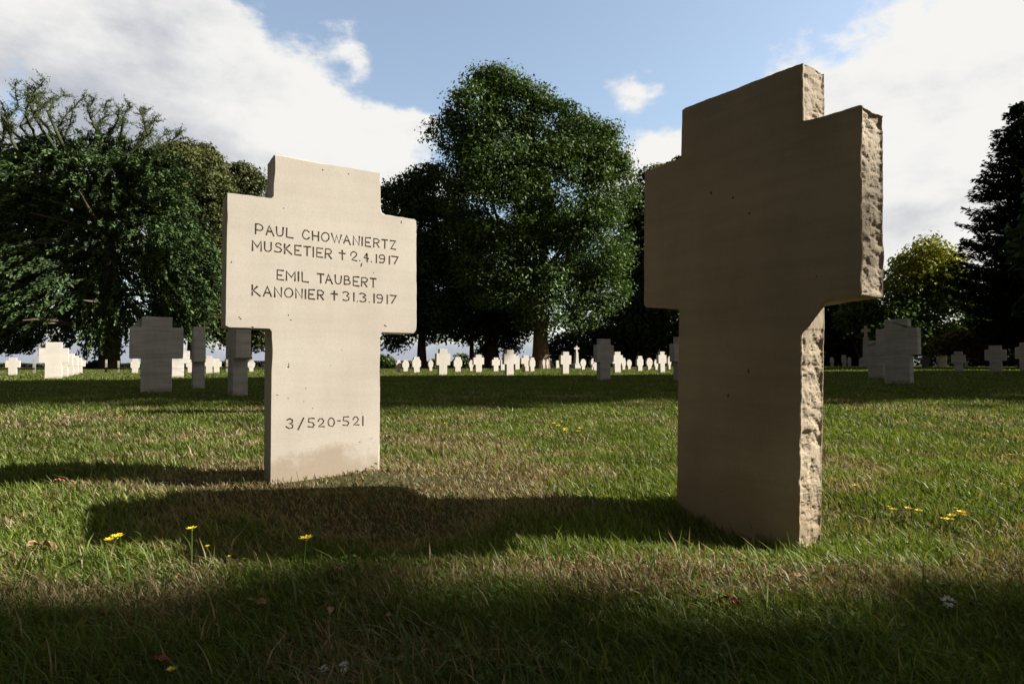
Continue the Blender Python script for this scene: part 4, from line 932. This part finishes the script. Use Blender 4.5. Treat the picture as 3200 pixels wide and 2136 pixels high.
def leaf_mesh():
    bm = bmesh.new(); n = 7; rows = []
    for i in range(n):
        t = i / (n - 1); w = .5 * math.sin(math.pi * min(1, t * 1.05 + .03)) ** .8 * (1 - .25 * t) + .01; z = .22 * math.sin(t * 3) * .6
        rows.append([bm.verts.new((t - .5, -w * .6, z + .18 * random.random())), bm.verts.new((t - .5, 0, z - .05)), bm.verts.new((t - .5, w * .6, z + .2 * random.random()))])
    for i in range(n - 1):
        for k in range(2): bm.faces.new((rows[i][k], rows[i + 1][k], rows[i + 1][k + 1], rows[i][k + 1]))
    me = bpy.data.meshes.new('leaf'); bm.to_mesh(me); bm.free(); return me
lm = [leaf_mesh() for _ in range(3)]; lm2 = leaf_mesh()
for m_ in lm: m_.materials.append(DRYLEAF)
lm2.materials.append(REDLEAF)
LV = [(183,1530,1,.035,'red leaf in the shadow left of the inscribed cross'),(225,1535,0,.04,'curled pale dry leaf beside the red leaf'),(205,1310,0,.05,'tan leaf lying on the sunny lawn at the left'),(235,1300,0,.04,'second tan leaf beside the tan leaf on the sunny lawn'),
 (375,1318,1,.05,'reddish leaf on the lawn halfway to the inscribed cross'),(85,1325,0,.045,'brown leaf on the lawn near the left edge'),(640,1362,0,.04,'orange brown leaf on the lawn left of the inscribed cross stem'),(130,1745,0,.06,'bundle of pale dried stalks at the left of the near turf'),
 (1010,1722,1,.035,'rusty leaf right of the tall yellow flower'),(605,1890,0,.03,'pale brown leaf in the dark near turf at the left'),(455,1925,0,.035,'brown curled leaf left of another in the dark near turf'),(815,1930,0,.03,'pinkish dry leaf near the bottom middle left'),
 (1030,1960,0,.03,'dry leaf near the bottom middle'),(1055,1822,0,.03,'standing dry leaf beneath the rusty leaf'),(2285,1925,1,.03,'red stem like leaf in the near turf below the plain cross'),(2490,1845,0,.03,'small dry leaf below the plain cross side'),
 (1960,1895,0,.025,'pale leaf fragment in the near turf left of the red one'),(2245,1838,0,.02,'whitish leaf fragment below the plain cross'),(2650,1370,0,.05,'pale dry leaf on the lawn just right of the plain cross'),(1455,1238,0,.10,'brown leaf patch at the far shade edge in mid lawn'),
 (560,1845,0,.03,'thin dry leaf among the weeds at the left'),(130,1950,0,.03,'pale leaf bud at the lower left edge'),(1215,1975,0,.02,'dry bud in the lower middle turf'),(500,2125,1,.03,'orange leaf under the orange yellow flower')]
for i, (px, py, red, s, lb) in enumerate(LV):
    p = on_ground(px, py); o = bpy.data.objects.new('fallen_leaf', lm2 if red else lm[i % 3]); C.objects.link(o); o.location = (float(p[0]), float(p[1]), float(ground_z(p[0], p[1])) + .028)
    o.scale = (s, s * .7, s); o.rotation_euler = (random.uniform(-.5, .5), random.uniform(-.4, .4), random.uniform(0, 6.28)); tag(o, lb, 'leaf', 'leaves fallen on the turf')

# ------------------------------------------------------------------ sun and sky
SUN_EL = R(34); s_dir = Vector((1, .03, 0)).normalized() * math.cos(SUN_EL) + Vector((0, 0, math.sin(SUN_EL)))
ld = bpy.data.lights.new('sun', 'SUN'); ld.energy = 5.0; ld.angle = R(.53); ld.color = (1, .95, .87); so = bpy.data.objects.new('sun', ld); C.objects.link(so); so.rotation_euler = s_dir.to_track_quat('Z', 'Y').to_euler()
w = bpy.data.worlds.new('World'); sc.world = w; w.use_nodes = True; nt = w.node_tree; nt.nodes.clear(); Lk = nt.links.new
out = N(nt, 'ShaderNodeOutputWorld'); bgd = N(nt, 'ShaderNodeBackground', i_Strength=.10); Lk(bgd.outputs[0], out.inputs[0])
sky = N(nt, 'ShaderNodeTexSky', sky_type='NISHITA', sun_disc=False, sun_elevation=SUN_EL, sun_rotation=math.atan2(s_dir.x, s_dir.y), air_density=1.0, dust_density=1.2, ozone_density=1.5)
tc = N(nt, 'ShaderNodeTexCoord'); sep = N(nt, 'ShaderNodeSeparateXYZ'); Lk(tc.outputs['Generated'], sep.inputs[0])
def Mt(op, a, b_=None, c=None, clamp=False):
    n = N(nt, 'ShaderNodeMath', operation=op, use_clamp=clamp)
    for i, v in enumerate((a, b_, c)):
        if v is None: continue
        if isinstance(v, (int, float)): n.inputs[i].default_value = v
        else: Lk(v, n.inputs[i])
    return n.outputs[0]
AZ = Mt('ARCTAN2', sep.outputs['X'], sep.outputs['Y']); EL = Mt('ARCSINE', sep.outputs['Z'])
def noise(scale, det, zs=1.0, off=0., rough=.55):
    mp_ = N(nt, 'ShaderNodeMapping'); mp_.inputs['Scale'].default_value = (1, 1, zs); mp_.inputs['Location'].default_value = (off, off * .7, 0); Lk(tc.outputs['Generated'], mp_.inputs[0])
    n = N(nt, 'ShaderNodeTexNoise', i_Scale=scale, i_Detail=float(det), i_Roughness=rough); Lk(mp_.outputs[0], n.inputs['Vector']); return n.outputs['Fac']
NA = noise(2.6, 8, 2.0, 0.3, .6); NB = noise(9.0, 9, 1.7, 4.1, .62); NC = noise(3.6, 9, 2.2, 8.5, .6)
def blob(px, py, rx, ry, rot=0., wt=1.):
    """a soft cloud body; px,py,rx,ry in degrees-like picture units turned into sky angles"""
    a0 = math.atan((px - CX) / F); e0 = math.atan((1136 - py) / F * math.cos(a0)); ra = rx / F * math.cos(a0) ** 2; re = ry / F * math.cos(a0)
    da = Mt('SUBTRACT', AZ, a0); de = Mt('SUBTRACT', EL, e0); c_, s_ = math.cos(rot), math.sin(rot)
    u = Mt('ADD', Mt('MULTIPLY', da, c_ / ra), Mt('MULTIPLY', de, s_ / ra)); v = Mt('SUBTRACT', Mt('MULTIPLY', de, c_ / re), Mt('MULTIPLY', da, s_ / re))
    return Mt('MULTIPLY', Mt('EXPONENT', Mt('MULTIPLY', Mt('ADD', Mt('MULTIPLY', u, u), Mt('MULTIPLY', v, v)), -1.)), wt)
def summ(L_):
    r_ = L_[0]
    for x_ in L_[1:]: r_ = Mt('ADD', r_, x_)
    return r_
ND = noise(24.0, 6, 1.6, 2.7, .6); body = summ([blob(330, 330, 560, 420, -.35, 1.5), blob(850, 330, 330, 170, -.62, 1.2), blob(150, 60, 600, 200, 0, .8), blob(1090, 380, 200, 90, -.3, .8), blob(1250, 395, 90, 50, -.2, .55), blob(900, 560, 500, 130, 0, .9), blob(1080, 120, 120, 70, -.4, .75),
             blob(1180, 10, 220, 60, 0, .62), blob(1250, 600, 280, 90, 0, .8), blob(2060, 560, 300, 150, 0, 1.35), blob(1980, 285, 60, 45, .2, .52), blob(2480, 240, 160, 60, .3, .35), blob(2700, 420, 420, 230, .25, 1.1), blob(3050, 500, 520, 430, .1, 1.5), blob(3500, 400, 500, 600, 0, 1.2), blob(2500, 760, 500, 160, 0, .9), blob(1600, 1130, 3000, 100, 0, 1.1), blob(-500, 400, 500, 500, 0, 1.), blob(950, 120, 70, 50, -.3, .55), blob(1120, 175, 60, 50, -.6, .5), blob(1270, 385, 110, 60, -.2, .7), blob(1340, 375, 45, 35, 0, .4), blob(30, 250, 90, 170, 0, -1.1), blob(800, 480, 260, 60, -.2, -.3)])
dens = Mt('ADD', body, Mt('ADD', Mt('MULTIPLY', Mt('SUBTRACT', NA, .5), 2.0), Mt('ADD', Mt('MULTIPLY', Mt('SUBTRACT', NB, .5), 2.0), Mt('MULTIPLY', Mt('SUBTRACT', ND, .5), .7))))
def mr(v, a, b_, c=0., d=1., smooth=True):
    n = N(nt, 'ShaderNodeMapRange', interpolation_type='SMOOTHSTEP' if smooth else 'LINEAR', i_From_Min=a, i_From_Max=b_, i_To_Min=c, i_To_Max=d); Lk(v, n.inputs['Value']); return n.outputs['Result']
mask = mr(dens, .38, .92)
grey = Mt('ADD', summ([blob(1600, 1120, 4000, 75, 0, 1.3), blob(230, 320, 520, 300, -.35, .95), blob(500, 520, 420, 120, 0, .5), blob(2780, 700, 260, 60, 0, .5), blob(2900, 520, 90, 60, 0, .35), blob(3020, 900, 200, 90, 0, .4)]), Mt('MULTIPLY', Mt('SUBTRACT', NC, .5), 2.2))
gmask = mr(Mt('ADD', grey, Mt('MULTIPLY', Mt('SUBTRACT', NB, .5), 1.2)), .05, 1.2)
SCL = 1 / .10
def mixc(f, a, b_):
    n = N(nt, 'ShaderNodeMix', data_type='RGBA')
    if isinstance(f, float): n.inputs['Factor'].default_value = f
    else: Lk(f, n.inputs['Factor'])
    for i, v in ((6, a), (7, b_)):
        if isinstance(v, tuple): n.inputs[i].default_value = (*v, 1)
        else: Lk(v, n.inputs[i])
    return n.outputs[2]
WH = .395 * SCL; GR = .215 * SCL
cloudc = mixc(gmask, (WH, WH * .99, WH * .965), (GR * .93, GR * .99, GR * 1.12))
skyc = N(nt, 'ShaderNodeMix', data_type='RGBA', blend_type='MULTIPLY'); skyc.inputs['Factor'].default_value = 1; Lk(sky.outputs[0], skyc.inputs[6]); skyc.inputs[7].default_value = (1.05, 1.0, .90, 1)
hz = mixc(.13, skyc.outputs[2], (3.6, 3.75, 4.1)); col = mixc(mask, hz, cloudc)
# unseen sky dimmed overhead and behind to deepen shade, brightened right as fill
dot = Mt('ADD', Mt('MULTIPLY', sep.outputs['Y'], .965), Mt('MULTIPLY', sep.outputs['Z'], .262)); side_fill = mr(sep.outputs['X'], .1, .95, 0., .80); F_ = Mt('MINIMUM', Mt('ADD', mr(dot, .50, .76, .16, 1.0), side_fill), 1.); col = mixc(mr(dot, .5, .72, .0, 1.), (2.6, 2.5, 2.4), col)
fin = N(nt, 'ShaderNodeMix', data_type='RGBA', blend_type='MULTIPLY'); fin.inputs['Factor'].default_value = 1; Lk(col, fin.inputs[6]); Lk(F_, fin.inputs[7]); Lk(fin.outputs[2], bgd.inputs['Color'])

sc.view_settings.view_transform = 'Standard'; sc.view_settings.look = 'None'; sc.view_settings.exposure = 1.22; sc.view_settings.gamma = 1
sc.cycles.max_bounces = 6; sc.cycles.diffuse_bounces = 2; sc.cycles.transmission_bounces = 3
